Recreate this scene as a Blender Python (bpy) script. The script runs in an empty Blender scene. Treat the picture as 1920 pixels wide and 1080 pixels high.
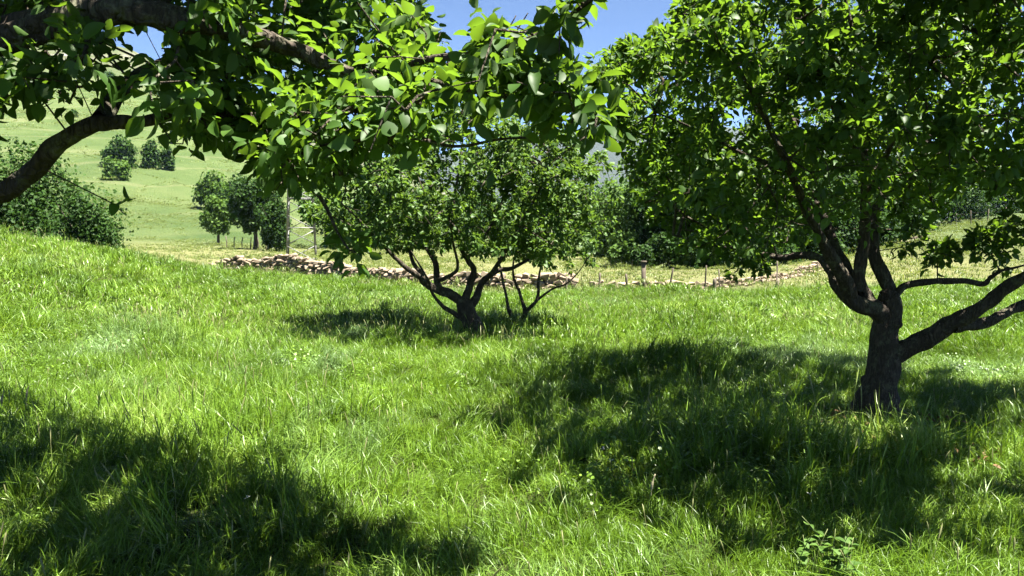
import bpy, math, random
import numpy as np
from mathutils import Vector, Matrix

SC = bpy.context.scene
rng = np.random.default_rng(7)
random.seed(7)

# ------------------------------------------------------------------ camera, light
FPX = 1507.0            # focal length in pixels of a 1920 wide picture
HOR = 430.0             # picture row of the true horizon
PITCH = math.atan((540 - HOR) / FPX)
CAM = np.array([0.0, 0.0, 1.6])
cam_d = bpy.data.cameras.new('camera')
cam_d.sensor_width = 36.0
cam_d.lens = 36.0 * FPX / 1920.0
cam_d.clip_start = 0.05
cam_d.clip_end = 9000
cam = bpy.data.objects.new('camera', cam_d)
SC.collection.objects.link(cam)
cam.location = CAM
cam.rotation_euler = (math.pi / 2 - PITCH, 0, 0)
SC.camera = cam

SUNV = Vector((0.34, -0.12, 0.90)).normalized()      # direction towards the sun
world = bpy.data.worlds.new('World')
SC.world = world
world.use_nodes = True
wn = world.node_tree
wn.nodes.clear()
w_out = wn.nodes.new('ShaderNodeOutputWorld')
w_bg = wn.nodes.new('ShaderNodeBackground')
w_sky = wn.nodes.new('ShaderNodeTexSky')
w_sky.sky_type = 'NISHITA'
w_sky.sun_disc = False
w_sky.sun_elevation = math.asin(SUNV.z)
w_sky.sun_rotation = math.atan2(SUNV.x, SUNV.y)
w_sky.altitude = 1200
w_sky.air_density = 0.34
w_sky.dust_density = 0.08
w_sky.ozone_density = 3.0
w_bg.inputs['Strength'].default_value = 0.05
wn.links.new(w_sky.outputs[0], w_bg.inputs[0])
wn.links.new(w_bg.outputs[0], w_out.inputs[0])
sun_d = bpy.data.lights.new('sun', 'SUN')
sun_d.energy = 5.0
sun_d.angle = math.radians(0.5)
sun_d.color = (1.0, 0.95, 0.86)
sun = bpy.data.objects.new('sun', sun_d)
SC.collection.objects.link(sun)
sun.rotation_euler = SUNV.to_track_quat('Z', 'Y').to_euler()
sun.location = (20, -12, 50)
SC.view_settings.view_transform = 'Standard'
SC.view_settings.look = 'None'
SC.view_settings.gamma = 1.0
SC.view_settings.use_curve_mapping = False
SC.view_settings.exposure = 2.8
SC.cycles.max_bounces = 2
SC.cycles.diffuse_bounces = 1
SC.cycles.glossy_bounces = 2
SC.cycles.transmission_bounces = 1
SC.cycles.volume_bounces = 0
SC.cycles.caustics_reflective = False
SC.cycles.caustics_refractive = False

# ------------------------------------------------------------------ helpers
CP, SP = math.cos(PITCH), math.sin(PITCH)
def P(px, py, d):
    """World point seen at photograph pixel (px, py), d metres in front along the ground axis y."""
    dx = (px - 960) / FPX
    dz = (540 - py) / FPX
    y = CP + dz * SP
    z = -SP + dz * CP
    return np.array([dx / y * d, d, CAM[2] + z / y * d])
def proj(p):
    p = np.atleast_2d(p) - CAM
    f = p[:, 1] * CP - p[:, 2] * SP
    u = p[:, 1] * SP + p[:, 2] * CP
    f = np.where(f > 0.05, f, np.nan)
    return 960 + FPX * p[:, 0] / f, 540 - FPX * u / f, f

def sstep(a, b, x):
    t = np.clip((x - a) / (b - a), 0, 1)
    return t * t * (3 - 2 * t)

def vnoise(x, y, s=1.0, seed=0):
    """cheap smooth 2-D value noise, -1..1"""
    x = np.asarray(x, float) * s; y = np.asarray(y, float) * s
    xi = np.floor(x); yi = np.floor(y)
    fx = x - xi; fy = y - yi
    fx = fx * fx * (3 - 2 * fx); fy = fy * fy * (3 - 2 * fy)
    def h(a, b):
        v = np.sin(a * 127.1 + b * 311.7 + seed * 74.7) * 43758.5453
        return (v - np.floor(v)) * 2 - 1
    return (h(xi, yi) * (1 - fx) + h(xi + 1, yi) * fx) * (1 - fy) + (h(xi, yi + 1) * (1 - fx) + h(xi + 1, yi + 1) * fx) * fy

# terrain beyond the meadow: rows = depth, columns = direction (photo column)
T_PX = np.array([-900, -300, 0, 200, 400, 600, 800, 1000, 1200, 1400, 1600, 1750, 1920, 2400, 3200.])
T_D = np.array([30, 45, 60, 75, 100, 150, 220, 350, 420, 700.])
T_H = []   # metres
def hy(py, d): return CAM[2] + (HOR - py) / FPX * d
_rows = {
 30:  [500, 500, 505, 508, 512, 514, 514, 513, 513, 510, 500, 480, 462, 440, 440],
 45:  [470, 470, 476, 480, 484, 487, 488, 490, 492, 494, 474, 450, 434, 415, 410],
 60:  [455, 455, 458, 462, 466, 470, 474, 478, 482, 484, 462, 432, 414, 400, 395],
 75:  [436, 436, 440, 444, 452, 460, 466, 470, 476, 478, 456, 424, 403, 388, 380],
 100: [350, 350, 355, 360, 385, 430, 452, 460, 466, 468, 452, 420, 394, 370, 360],
 150: [240, 240, 245, 250, 280, 350, 430, 452, 456, 458, 450, 424, 392, 362, 350],
 220: [150, 150, 160, 170, 210, 290, 395, 444, 448, 450, 446, 428, 400, 370, 350],
 350: [60, 60, 66, 100, 170, 250, 360, 436, 440, 440, 438, 430, 410, 380, 360],
 420: [48, 50, 60, 98, 172, 255, 370, 436, 437, 437, 436, 431, 415, 390, 380],
 700: [120, 120, 130, 170, 230, 300, 385, 433, 433, 433, 433, 431, 420, 410, 400]}
for d in T_D: T_H.append([hy(v, d) for v in _rows[int(d)]])
T_H = np.array(T_H)
def far_h(x, y):
    yy = np.clip(y, 30, 700)
    px = np.clip(960 + FPX * x / np.maximum(yy, 30), T_PX[0], T_PX[-1])
    ci = np.clip(np.searchsorted(T_PX, px) - 1, 0, len(T_PX) - 2)
    cf = (px - T_PX[ci]) / (T_PX[ci + 1] - T_PX[ci])
    cf = cf * cf * (3 - 2 * cf) * 0.5 + cf * 0.5
    ri = np.clip(np.searchsorted(T_D, yy) - 1, 0, len(T_D) - 2)
    rf = (yy - T_D[ri]) / (T_D[ri + 1] - T_D[ri])
    h = (T_H[ri, ci] * (1 - cf) + T_H[ri, ci + 1] * cf) * (1 - rf) + (T_H[ri + 1, ci] * (1 - cf) + T_H[ri + 1, ci + 1] * cf) * rf
    h = h * (1 - 0.0 * yy)
    fade = 1 - sstep(700, 1300, y)
    h = h * fade
    h = h + (vnoise(x, y, 1 / 23., 3) * 0.9 + vnoise(x, y, 1 / 9., 4) * 0.32 + vnoise(x * .3, y, 1 / 3.5, 6) * 0.10) * sstep(70, 160, y) * fade
    h = h + vnoise(x, y, 1 / 60., 9) * 3.0 * sstep(200, 330, y) * fade + np.abs(vnoise(x, y, 1 / 26., 5)) * 5 * sstep(230, 330, y) * sstep(200, -100, x + 60) * fade
    return h
def near_h(x, y):
    a = 1.50 * sstep(3.2, 12.0, -x) + 0.05 * np.clip(-x - 11.5, 0, 20)
    b = sstep(0, 13, y) * (1 - sstep(15.5, 27.5, y))
    r = 0.030 * np.clip(x - 6, 0, 30) * sstep(6, 24, y)
    n = vnoise(x, y, 0.35, 1) * 0.06 + vnoise(x, y, 1.1, 2) * 0.025
    return a * b + r + n
def H(x, y):
    x = np.asarray(x, float); y = np.asarray(y, float)
    w = sstep(20, 31, y)
    return near_h(x, y) * (1 - w) + far_h(x, y) * w
def Hs(x, y): return float(H(np.array([x]), np.array([y]))[0])
def ground_pt(px, py, lo=2.0, hi=600.):
    """first ground point met by the sight line through a photo pixel"""
    ds = np.exp(np.linspace(math.log(lo), math.log(hi), 3000))
    a = P(px, py, 1.0)
    xs = a[0] * ds; zs = CAM[2] + (a[2] - CAM[2]) * ds
    k = np.argmax(zs <= H(xs, ds))
    return float(xs[k]), float(ds[k]), float(H(xs[k:k+1], ds[k:k+1])[0])

def tag(o, label=None, cat=None, group=None, kind=None):
    if label: o['label'] = label
    if cat: o['category'] = cat
    if group: o['group'] = group
    if kind: o['kind'] = kind
    return o
def link(o, parent=None):
    SC.collection.objects.link(o)
    if parent is not None: o.parent = parent
    return o
def empty(name, loc=(0, 0, 0), rz=0):
    o = bpy.data.objects.new(name, None)
    o.location = loc; o.rotation_euler = (0, 0, rz)
    o.empty_display_size = 0.2
    return link(o)
def mesh_from(name, V, F, mat=None, smooth=False, attrs=None):
    """V (n,3); F list of (m,k) arrays; attrs {name: per-vertex floats}"""
    if not isinstance(F, list): F = [F]
    me = bpy.data.meshes.new(name)
    V = np.ascontiguousarray(V, dtype=np.float32)
    me.vertices.add(len(V)); me.vertices.foreach_set('co', V.ravel())
    loops = np.concatenate([f.ravel() for f in F]).astype(np.int32)
    tot = np.concatenate([np.full(len(f), f.shape[1]) for f in F]).astype(np.int32)
    st = np.concatenate([[0], np.cumsum(tot)[:-1]]).astype(np.int32)
    me.loops.add(len(loops)); me.loops.foreach_set('vertex_index', loops)
    me.polygons.add(len(tot)); me.polygons.foreach_set('loop_start', st); me.polygons.foreach_set('loop_total', tot)
    if smooth: me.polygons.foreach_set('use_smooth', np.ones(len(tot), bool))
    if attrs:
        for k, v in attrs.items():
            a = me.attributes.new(k, 'FLOAT', 'POINT')
            a.data.foreach_set('value', np.ascontiguousarray(v, dtype=np.float32))
    me.update(calc_edges=True)
    if mat: me.materials.append(mat)
    return me
def obj(name, me, parent=None, loc=None):
    o = bpy.data.objects.new(name, me)
    if loc is not None: o.location = loc
    return link(o, parent)

class MB:
    def __init__(self): self.v = []; self.q = []; self.t = []; self.n = 0
    def add(self, V, Q=None, T=None):
        self.v.append(np.asarray(V, float))
        if Q is not None and len(Q): self.q.append(np.asarray(Q, int) + self.n)
        if T is not None and len(T): self.t.append(np.asarray(T, int) + self.n)
        self.n += len(V)
    def mesh(self, name, mat, smooth=False, off=None):
        V = np.concatenate(self.v)
        if off is not None: V = V - np.asarray(off)
        F = []
        if self.q: F.append(np.concatenate(self.q))
        if self.t: F.append(np.concatenate(self.t))
        return mesh_from(name, V, F, mat, smooth)

def frame_of(t):
    t = t / (np.linalg.norm(t, axis=-1, keepdims=True) + 1e-9)
    ref = np.where(np.abs(t[..., 2:3]) > 0.85, np.array([1.0, 0, 0]), np.array([0, 0, 1.0]))
    a = np.cross(t, ref); a /= np.linalg.norm(a, axis=-1, keepdims=True) + 1e-9
    return t, a, np.cross(t, a)

def spline(pts, n):
    """Catmull-Rom through pts (rows any width), n samples per span"""
    p = np.asarray(pts, float)
    p = np.vstack([2 * p[0] - p[1], p, 2 * p[-1] - p[-2]])
    out = []
    for i in range(1, len(p) - 2):
        for k in range(n):
            t = k / n
            out.append(0.5 * ((2 * p[i]) + (-p[i-1] + p[i+1]) * t + (2*p[i-1] - 5*p[i] + 4*p[i+1] - p[i+2]) * t*t + (-p[i-1] + 3*p[i] - 3*p[i+1] + p[i+2]) * t**3))
    out.append(p[-2])
    return np.array(out)

def tube(mb, path, rad, k=10, rough=0.0, seed=0, cap=True, ridges=0.0):
    path = np.asarray(path, float); n = len(path)
    tan = np.gradient(path, axis=0)
    t, a, b = frame_of(tan)
    for i in range(1, n):           # keep the frame from twisting
        ai = a[i-1] - t[i] * np.dot(a[i-1], t[i]); ai /= np.linalg.norm(ai) + 1e-9
        a[i] = ai; b[i] = np.cross(t[i], ai)
    ang = np.linspace(0, 2 * math.pi, k, endpoint=False)
    R = np.asarray(rad, float)[:, None] * np.ones((1, k))
    if rough or ridges:
        s = np.concatenate([[0], np.cumsum(np.linalg.norm(np.diff(path, axis=0), axis=1))])
        A, S_ = np.meshgrid(ang, s)
        rr = np.asarray(rad, float)[:, None]
        R = R * (1 + rough * vnoise(np.cos(A) * 1.7 + seed * 3.1 + np.sin(A) * 1.7, S_ / (rr * 2.6 + 1e-4) * 0.6 + np.sin(A) * 1.2, 1.0, seed)
                 + ridges * np.sin(A * 3 + S_ * 4 + seed) + rough * 0.5 * vnoise(A * 2.2, S_ * 18, 1.0, seed + 5))
    V = path[:, None, :] + R[..., None] * (np.cos(ang)[None, :, None] * a[:, None, :] + np.sin(ang)[None, :, None] * b[:, None, :])
    V = V.reshape(-1, 3)
    i = np.arange(n - 1)[:, None] * k; j = np.arange(k)[None, :]; j2 = (j + 1) % k
    Q = np.stack([i + j, i + j2, i + k + j2, i + k + j], -1).reshape(-1, 4)
    T = None
    if cap:
        V = np.vstack([V, path[-1] + t[-1] * rad[-1] * 0.5])
        e = (n - 1) * k; c = len(V) - 1
        T = np.array([[e + x, e + (x + 1) % k, c] for x in range(k)])
    mb.add(V, Q, T)

def box(mb, c0, c1, w, h=None):
    """a straight bar from c0 to c1"""
    h = h or w
    c0 = np.asarray(c0, float); c1 = np.asarray(c1, float)
    t, a, b = frame_of((c1 - c0)[None, :]); a = a[0]; b = b[0]
    V = []
    for c in (c0, c1):
        for sa, sb in ((-1, -1), (1, -1), (1, 1), (-1, 1)): V.append(c + a * sa * w / 2 + b * sb * h / 2)
    Q = [[0, 3, 2, 1], [4, 5, 6, 7], [0, 1, 5, 4], [1, 2, 6, 5], [2, 3, 7, 6], [3, 0, 4, 7]]
    mb.add(V, Q)

# ------------------------------------------------------------------ materials
def mat_new(name):
    m = bpy.data.materials.new(name); m.use_nodes = True
    nt = m.node_tree; nt.nodes.clear()
    return m, nt, nt.nodes, nt.links
def N(nodes, t, **kw):
    n = nodes.new(t)
    for k, v in kw.items():
        if k.startswith('i_'): n.inputs[k[2:].replace('_', ' ')].default_value = v
        else: setattr(n, k, v)
    return n
def ramp(nodes, stops, interp='LINEAR'):
    r = nodes.new('ShaderNodeValToRGB'); r.color_ramp.interpolation = interp
    e = r.color_ramp.elements
    while len(e) < len(stops): e.new(0.5)
    for i, (p, c) in enumerate(stops):
        e[i].position = p; e[i].color = (*c, 1)
    return r
def mixc(nt, fac, a, b, mode='MIX'):
    m = nt.nodes.new('ShaderNodeMix'); m.data_type = 'RGBA'; m.blend_type = mode
    for sock, v in ((m.inputs[0], fac), (m.inputs[6], a), (m.inputs[7], b)):
        if isinstance(v, bpy.types.NodeSocket): nt.links.new(v, sock)
        elif isinstance(v, (tuple, list)): sock.default_value = (*v, 1) if len(v) == 3 else v
        else: sock.default_value = v
    return m.outputs[2]
def math_(nt, op, a, b=None, c=None, clamp=False):
    m = nt.nodes.new('ShaderNodeMath'); m.operation = op; m.use_clamp = clamp
    for s, v in zip(m.inputs, (a, b, c)):
        if v is None: continue
        if isinstance(v, bpy.types.NodeSocket): nt.links.new(v, s)
        else: s.default_value = v
    return m.outputs[0]
def noise(nt, vec, scale, detail=3, rough=0.55, dist=0):
    n = nt.nodes.new('ShaderNodeTexNoise')
    n.inputs['Scale'].default_value = scale; n.inputs['Detail'].default_value = detail
    n.inputs['Roughness'].default_value = rough; n.inputs['Distortion'].default_value = dist
    nt.links.new(vec, n.inputs['Vector'])
    return n.outputs[0]

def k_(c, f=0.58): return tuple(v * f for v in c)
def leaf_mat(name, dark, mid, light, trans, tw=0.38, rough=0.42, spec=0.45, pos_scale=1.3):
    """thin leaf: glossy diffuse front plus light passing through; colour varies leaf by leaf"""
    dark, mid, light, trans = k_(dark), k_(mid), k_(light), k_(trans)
    m, nt, nodes, links = mat_new(name)
    at = N(nodes, 'ShaderNodeAttribute', attribute_name='rnd')
    oi = N(nodes, 'ShaderNodeObjectInfo')
    r = math_(nt, 'FRACT', math_(nt, 'ADD', at.outputs['Fac'], oi.outputs['Random']))
    geo = N(nodes, 'ShaderNodeNewGeometry')
    n1 = noise(nt, geo.outputs['Position'], pos_scale, 2)
    f = math_(nt, 'ADD', math_(nt, 'MULTIPLY', r, 0.6), math_(nt, 'MULTIPLY', math_(nt, 'SUBTRACT', n1, 0.5), 1.2), clamp=True)
    cr = ramp(nodes, [(0, dark), (0.45, mid), (1, light)])
    links.new(f, cr.inputs[0])
    col = cr.outputs[0]
    back = geo.outputs['Backfacing']
    colb = mixc(nt, back, col, mixc(nt, 0.35, col, (0.09, 0.125, 0.055)))
    bs = N(nodes, 'ShaderNodeBsdfPrincipled', i_Roughness=rough)
    bs.inputs['Specular IOR Level'].default_value = spec
    links.new(colb, bs.inputs['Base Color'])
    tr = N(nodes, 'ShaderNodeBsdfTranslucent')
    tc = mixc(nt, 0.5, mixc(nt, f, tuple(x * 0.75 for x in trans), trans), mixc(nt, 1.0, col, (2.4, 2.4, 1.6), 'MULTIPLY'))
    links.new(tc, tr.inputs[0])
    mx = N(nodes, 'ShaderNodeMixShader'); mx.inputs[0].default_value = tw
    links.new(bs.outputs[0], mx.inputs[1]); links.new(tr.outputs[0], mx.inputs[2])
    out = N(nodes, 'ShaderNodeOutputMaterial')
    links.new(mx.outputs[0], out.inputs[0])
    return m

def bark_mat(name, c0, c1, lichen, scale=1.0, lich=0.5):
    c0, c1, lichen = k_(c0, 1.05), k_(c1, 1.1), k_(lichen, .9)
    m, nt, nodes, links = mat_new(name)
    tc = N(nodes, 'ShaderNodeTexCoord')
    mp = N(nodes, 'ShaderNodeMapping'); mp.inputs['Scale'].default_value = (9 * scale, 9 * scale, 2.6 * scale)
    links.new(tc.outputs['Object'], mp.inputs[0])
    vo = N(nodes, 'ShaderNodeTexVoronoi', feature='DISTANCE_TO_EDGE'); vo.inputs['Scale'].default_value = 2.6
    n0 = noise(nt, mp.outputs[0], 1.6, 5, 0.65, 0.6)
    ad = N(nodes, 'ShaderNodeVectorMath', operation='ADD'); links.new(mp.outputs[0], ad.inputs[0])
    sc = N(nodes, 'ShaderNodeVectorMath', operation='SCALE'); 
    nn = nodes.new('ShaderNodeTexNoise'); nn.inputs['Scale'].default_value = 3.0; links.new(mp.outputs[0], nn.inputs['Vector'])
    links.new(nn.outputs[1], sc.inputs[0]); sc.inputs['Scale'].default_value = 0.8
    links.new(sc.outputs[0], ad.inputs[1]); links.new(ad.outputs[0], vo.inputs['Vector'])
    crack = math_(nt, 'MULTIPLY', vo.outputs['Distance'], 3.0, clamp=True)
    col = mixc(nt, n0, c0, c1)
    col = mixc(nt, crack, mixc(nt, 0.6, col, tuple(x * 0.3 for x in c0)), col)
    nl = noise(nt, tc.outputs['Object'], 9.0 * scale, 6, 0.75)
    lf = ramp(nodes, [(0.52, (0, 0, 0)), (0.64, (1, 1, 1))]); links.new(nl, lf.inputs[0])
    col = mixc(nt, math_(nt, 'MULTIPLY', lf.outputs[0], lich), col, lichen)
    bs = N(nodes, 'ShaderNodeBsdfPrincipled', i_Roughness=0.85)
    bs.inputs['Specular IOR Level'].default_value = 0.2
    links.new(col, bs.inputs['Base Color'])
    bh = math_(nt, 'ADD', math_(nt, 'MULTIPLY', crack, 0.6), n0)
    bp = N(nodes, 'ShaderNodeBump'); bp.inputs['Strength'].default_value = 0.9; bp.inputs['Distance'].default_value = 0.022
    links.new(bh, bp.inputs['Height']); links.new(bp.outputs[0], bs.inputs['Normal'])
    out = N(nodes, 'ShaderNodeOutputMaterial'); links.new(bs.outputs[0], out.inputs[0])
    return m

def plain_mat(name, c0, c1, scale, rough=0.8, bump=0.3, metal=0.0, coord='Object', bdist=0.01):
    c0, c1 = k_(c0), k_(c1)
    m, nt, nodes, links = mat_new(name)
    tc = N(nodes, 'ShaderNodeTexCoord')
    oi = N(nodes, 'ShaderNodeObjectInfo')
    n0 = noise(nt, tc.outputs[coord], scale, 6, 0.65)
    f = math_(nt, 'ADD', math_(nt, 'MULTIPLY', math_(nt, 'SUBTRACT', n0, 0.5), 1.5), math_(nt, 'ADD', math_(nt, 'MULTIPLY', oi.outputs['Random'], 0.7), 0.15), clamp=True)
    col = mixc(nt, f, c0, c1)
    bs = N(nodes, 'ShaderNodeBsdfPrincipled', i_Roughness=rough, i_Metallic=metal)
    bs.inputs['Specular IOR Level'].default_value = 0.25
    links.new(col, bs.inputs['Base Color'])
    bp = N(nodes, 'ShaderNodeBump'); bp.inputs['Strength'].default_value = bump; bp.inputs['Distance'].default_value = bdist
    links.new(n0, bp.inputs['Height']); links.new(bp.outputs[0], bs.inputs['Normal'])
    out = N(nodes, 'ShaderNodeOutputMaterial'); links.new(bs.outputs[0], out.inputs[0])
    return m

M_LEAF = leaf_mat('apple_leaf', (0.040, 0.092, 0.016), (0.074, 0.162, 0.026), (0.145, 0.25, 0.048), (0.36, 0.58, 0.015), tw=0.42, rough=0.5, spec=0.20)
M_LEAF2 = leaf_mat('apple_leaf_far', (0.050, 0.110, 0.020), (0.098, 0.190, 0.034), (0.165, 0.28, 0.06), (0.36, 0.56, 0.04), tw=0.33, rough=0.5, spec=0.20)
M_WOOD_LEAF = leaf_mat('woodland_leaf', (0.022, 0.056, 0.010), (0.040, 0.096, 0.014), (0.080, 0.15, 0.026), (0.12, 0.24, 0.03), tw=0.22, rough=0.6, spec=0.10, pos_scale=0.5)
M_PALE_LEAF = leaf_mat('pale_leaf', (0.060, 0.125, 0.022), (0.10, 0.19, 0.032), (0.17, 0.28, 0.05), (0.24, 0.40, 0.05), tw=0.25, rough=0.6, spec=0.12, pos_scale=0.5)
M_BARK = bark_mat('apple_bark', (0.030, 0.023, 0.017), (0.075, 0.058, 0.042), (0.16, 0.17, 0.10), 1.0, 0.45)
M_TWIG = bark_mat('twig_bark', (0.045, 0.034, 0.024), (0.10, 0.08, 0.055), (0.24, 0.25, 0.17), 2.0, 0.45)
M_FARBARK = plain_mat('woodland_bark', (0.05, 0.04, 0.03), (0.10, 0.085, 0.06), 3.0)
M_STONE = plain_mat('wall_stone', (0.20, 0.150, 0.10), (0.48, 0.385, 0.275), 6.0, 0.9, 0.6)
M_POST = plain_mat('weathered_post', (0.10, 0.08, 0.055), (0.24, 0.20, 0.15), 9.0, 0.9, 0.5)
M_WIRE = plain_mat('rusty_wire', (0.16, 0.12, 0.09), (0.26, 0.22, 0.18), 9.0, 0.6, 0.1, 0.4)
M_STEEL = plain_mat('galvanised_steel', (0.20, 0.21, 0.20), (0.34, 0.34, 0.32), 5.0, 0.6, 0.1, 0.3)
M_ROCK = plain_mat('hill_rock', (0.22, 0.21, 0.19), (0.42, 0.41, 0.38), 0.8, 0.9, 0.6, coord='Object', bdist=0.1)

# grass blades
def grass_mat(name='meadow_grass', straw=0.0):
    m, nt, nodes, links = mat_new(name)
    at = N(nodes, 'ShaderNodeAttribute', attribute_name='rnd')
    geo = N(nodes, 'ShaderNodeNewGeometry')
    pos = geo.outputs['Position']
    n1 = noise(nt, pos, 0.55, 3, 0.6)
    n2 = noise(nt, pos, 2.3, 2, 0.5)
    n3 = noise(nt, pos, 0.34, 7, 0.72, 0.8)
    f = math_(nt, 'ADD', math_(nt, 'MULTIPLY', at.outputs['Fac'], 0.85), math_(nt, 'ADD', math_(nt, 'MULTIPLY', math_(nt, 'SUBTRACT', n1, 0.58), 2.0), math_(nt, 'MULTIPLY', math_(nt, 'SUBTRACT', n2, 0.4), 0.9)), clamp=True)
    cr = ramp(nodes, [(0, (0.0493, 0.0957, 0.0058)), (0.35, (0.0850, 0.1620, 0.0116)), (0.75, (0.1400, 0.2300, 0.0261)), (1, (0.2204, 0.2900, 0.0754))])
    links.new(f, cr.inputs[0])
    # glaucous blue-grey tussocks
    gl = ramp(nodes, [(0.54, (0, 0, 0)), (0.64, (1, 1, 1))]); links.new(n3, gl.inputs[0])
    col = mixc(nt, math_(nt, 'MULTIPLY', gl.outputs[0], 0.6), cr.outputs[0], (0.1250, 0.1990, 0.0860))
    # a few dry straw blades
    dry = math_(nt, 'GREATER_THAN', at.outputs['Fac'], 0.958)
    col = mixc(nt, dry, col, (0.2088, 0.2204, 0.0928))
    if straw: col = mixc(nt, straw, col, (0.1452, 0.1600, 0.0594))
    bs = N(nodes, 'ShaderNodeBsdfPrincipled', i_Roughness=0.42)
    bs.inputs['Specular IOR Level'].default_value = 0.32
    links.new(col, bs.inputs['Base Color'])
    tr = N(nodes, 'ShaderNodeBsdfTranslucent')
    links.new(mixc(nt, 1.0, col, (1.9, 1.8, 0.9), 'MULTIPLY'), tr.inputs[0])
    mx = N(nodes, 'ShaderNodeMixShader'); mx.inputs[0].default_value = 0.26
    links.new(bs.outputs[0], mx.inputs[1]); links.new(tr.outputs[0], mx.inputs[2])
    out = N(nodes, 'ShaderNodeOutputMaterial'); links.new(mx.outputs[0], out.inputs[0])
    return m
M_GRASS = grass_mat()
M_PASTURE = grass_mat('pasture_grass', 0.60)

def ground_mat():
    m, nt, nodes, links = mat_new('ground')
    geo = N(nodes, 'ShaderNodeNewGeometry'); pos = geo.outputs['Position']
    sx = N(nodes, 'ShaderNodeSeparateXYZ'); links.new(pos, sx.inputs[0])
    X, Y, Z = sx.outputs
    nA = noise(nt, pos, 0.06, 5, 0.6); nB = noise(nt, pos, 0.6, 6, 0.7); nC = noise(nt, pos, 5.0, 4, 0.7)
    f = math_(nt, 'ADD', math_(nt, 'MULTIPLY', math_(nt, 'SUBTRACT', nA, 0.5), 2.2), math_(nt, 'ADD', math_(nt, 'MULTIPLY', nB, 0.7), math_(nt, 'MULTIPLY', math_(nt, 'SUBTRACT', nC, 0.45), 0.9)), clamp=True)
    cr = ramp(nodes, [(0.1, (0.0404, 0.0661, 0.0190)), (0.5, (0.0642, 0.0906, 0.0299)), (0.95, (0.0923, 0.1114, 0.0444))])
    links.new(f, cr.inputs[0])
    nH = noise(nt, pos, 0.16, 6, 0.75, 1.5)
    hv = ramp(nodes, [(0.38, (0, 0, 0)), (0.50, (1, 1, 1))]); links.new(nH, hv.inputs[0])
    hm = math_(nt, 'MULTIPLY', math_(nt, 'SUBTRACT', Y, 70.0), 0.03, clamp=True)
    base_c = mixc(nt, math_(nt, 'MULTIPLY', math_(nt, 'SUBTRACT', 1.0, hv.outputs[0]), math_(nt, 'MULTIPLY', hm, 0.6)), cr.outputs[0], (0.050, 0.078, 0.022))
    # worn animal tracks following the contours
    wv = N(nodes, 'ShaderNodeTexWave', wave_type='BANDS', bands_direction='Z'); wv.inputs['Scale'].default_value = 0.10; wv.inputs['Distortion'].default_value = 9.0; wv.inputs['Detail'].default_value = 3; wv.inputs['Detail Scale'].default_value = 0.4
    links.new(pos, wv.inputs['Vector'])
    wr = ramp(nodes, [(0.93, (0, 0, 0)), (0.99, (1, 1, 1))]); links.new(wv.outputs['Fac'], wr.inputs[0])
    base_c = mixc(nt, math_(nt, 'MULTIPLY', wr.outputs[0], math_(nt, 'MULTIPLY', hm, 0.22)), base_c, (0.17, 0.16, 0.09))
    # mown, paler field just behind the stone wall
    r1 = math_(nt, 'MULTIPLY', math_(nt, 'SUBTRACT', Y, 20.5), 0.4, clamp=True)
    r2 = math_(nt, 'MULTIPLY', math_(nt, 'SUBTRACT', 74.0, Y), 0.06, clamp=True)
    xr = math_(nt, 'MULTIPLY', math_(nt, 'SUBTRACT', 24.0, X), 0.10, clamp=True)
    pale = math_(nt, 'MULTIPLY', math_(nt, 'MULTIPLY', r1, r2), xr)
    pale = math_(nt, 'MULTIPLY', pale, math_(nt, 'ADD', math_(nt, 'MULTIPLY', nB, 1.2), 0.1), clamp=True)
    col = mixc(nt, pale, base_c, (0.1740, 0.1682, 0.0725))
    # heath and rock high on the hill
    hz = math_(nt, 'MULTIPLY', math_(nt, 'SUBTRACT', Y, 225.0), 0.02, clamp=True)
    hcol = ramp(nodes, [(0.35, (0.0319, 0.0464, 0.0203)), (0.52, (0.0638, 0.0754, 0.0348)), (0.60, (0.0870, 0.0870, 0.0580)), (0.72, (0.2088, 0.2030, 0.1798))])
    links.new(math_(nt, 'ADD', noise(nt, pos, 0.09, 7, 0.72), 0.04), hcol.inputs[0])
    col = mixc(nt, hz, col, hcol.outputs[0])
    # soil and thatch under the tall meadow
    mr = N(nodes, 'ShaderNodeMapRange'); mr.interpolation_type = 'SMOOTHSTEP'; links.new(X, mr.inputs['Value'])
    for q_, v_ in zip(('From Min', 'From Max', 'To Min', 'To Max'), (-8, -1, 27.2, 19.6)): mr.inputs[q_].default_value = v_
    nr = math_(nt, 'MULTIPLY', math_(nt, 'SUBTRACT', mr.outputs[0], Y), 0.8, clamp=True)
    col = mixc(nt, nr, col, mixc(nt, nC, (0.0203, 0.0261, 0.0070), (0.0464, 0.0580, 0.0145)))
    bs = N(nodes, 'ShaderNodeBsdfPrincipled', i_Roughness=0.95)
    bs.inputs['Specular IOR Level'].default_value = 0.1
    links.new(col, bs.inputs['Base Color'])
    bp = N(nodes, 'ShaderNodeBump'); bp.inputs['Strength'].default_value = 1.0; bp.inputs['Distance'].default_value = 0.25
    links.new(math_(nt, 'ADD', nC, noise(nt, pos, 1.5, 6, 0.75)), bp.inputs['Height']); links.new(bp.outputs[0], bs.inputs['Normal'])
    out = N(nodes, 'ShaderNodeOutputMaterial'); links.new(bs.outputs[0], out.inputs[0])
    return m
M_GROUND = ground_mat()

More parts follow.
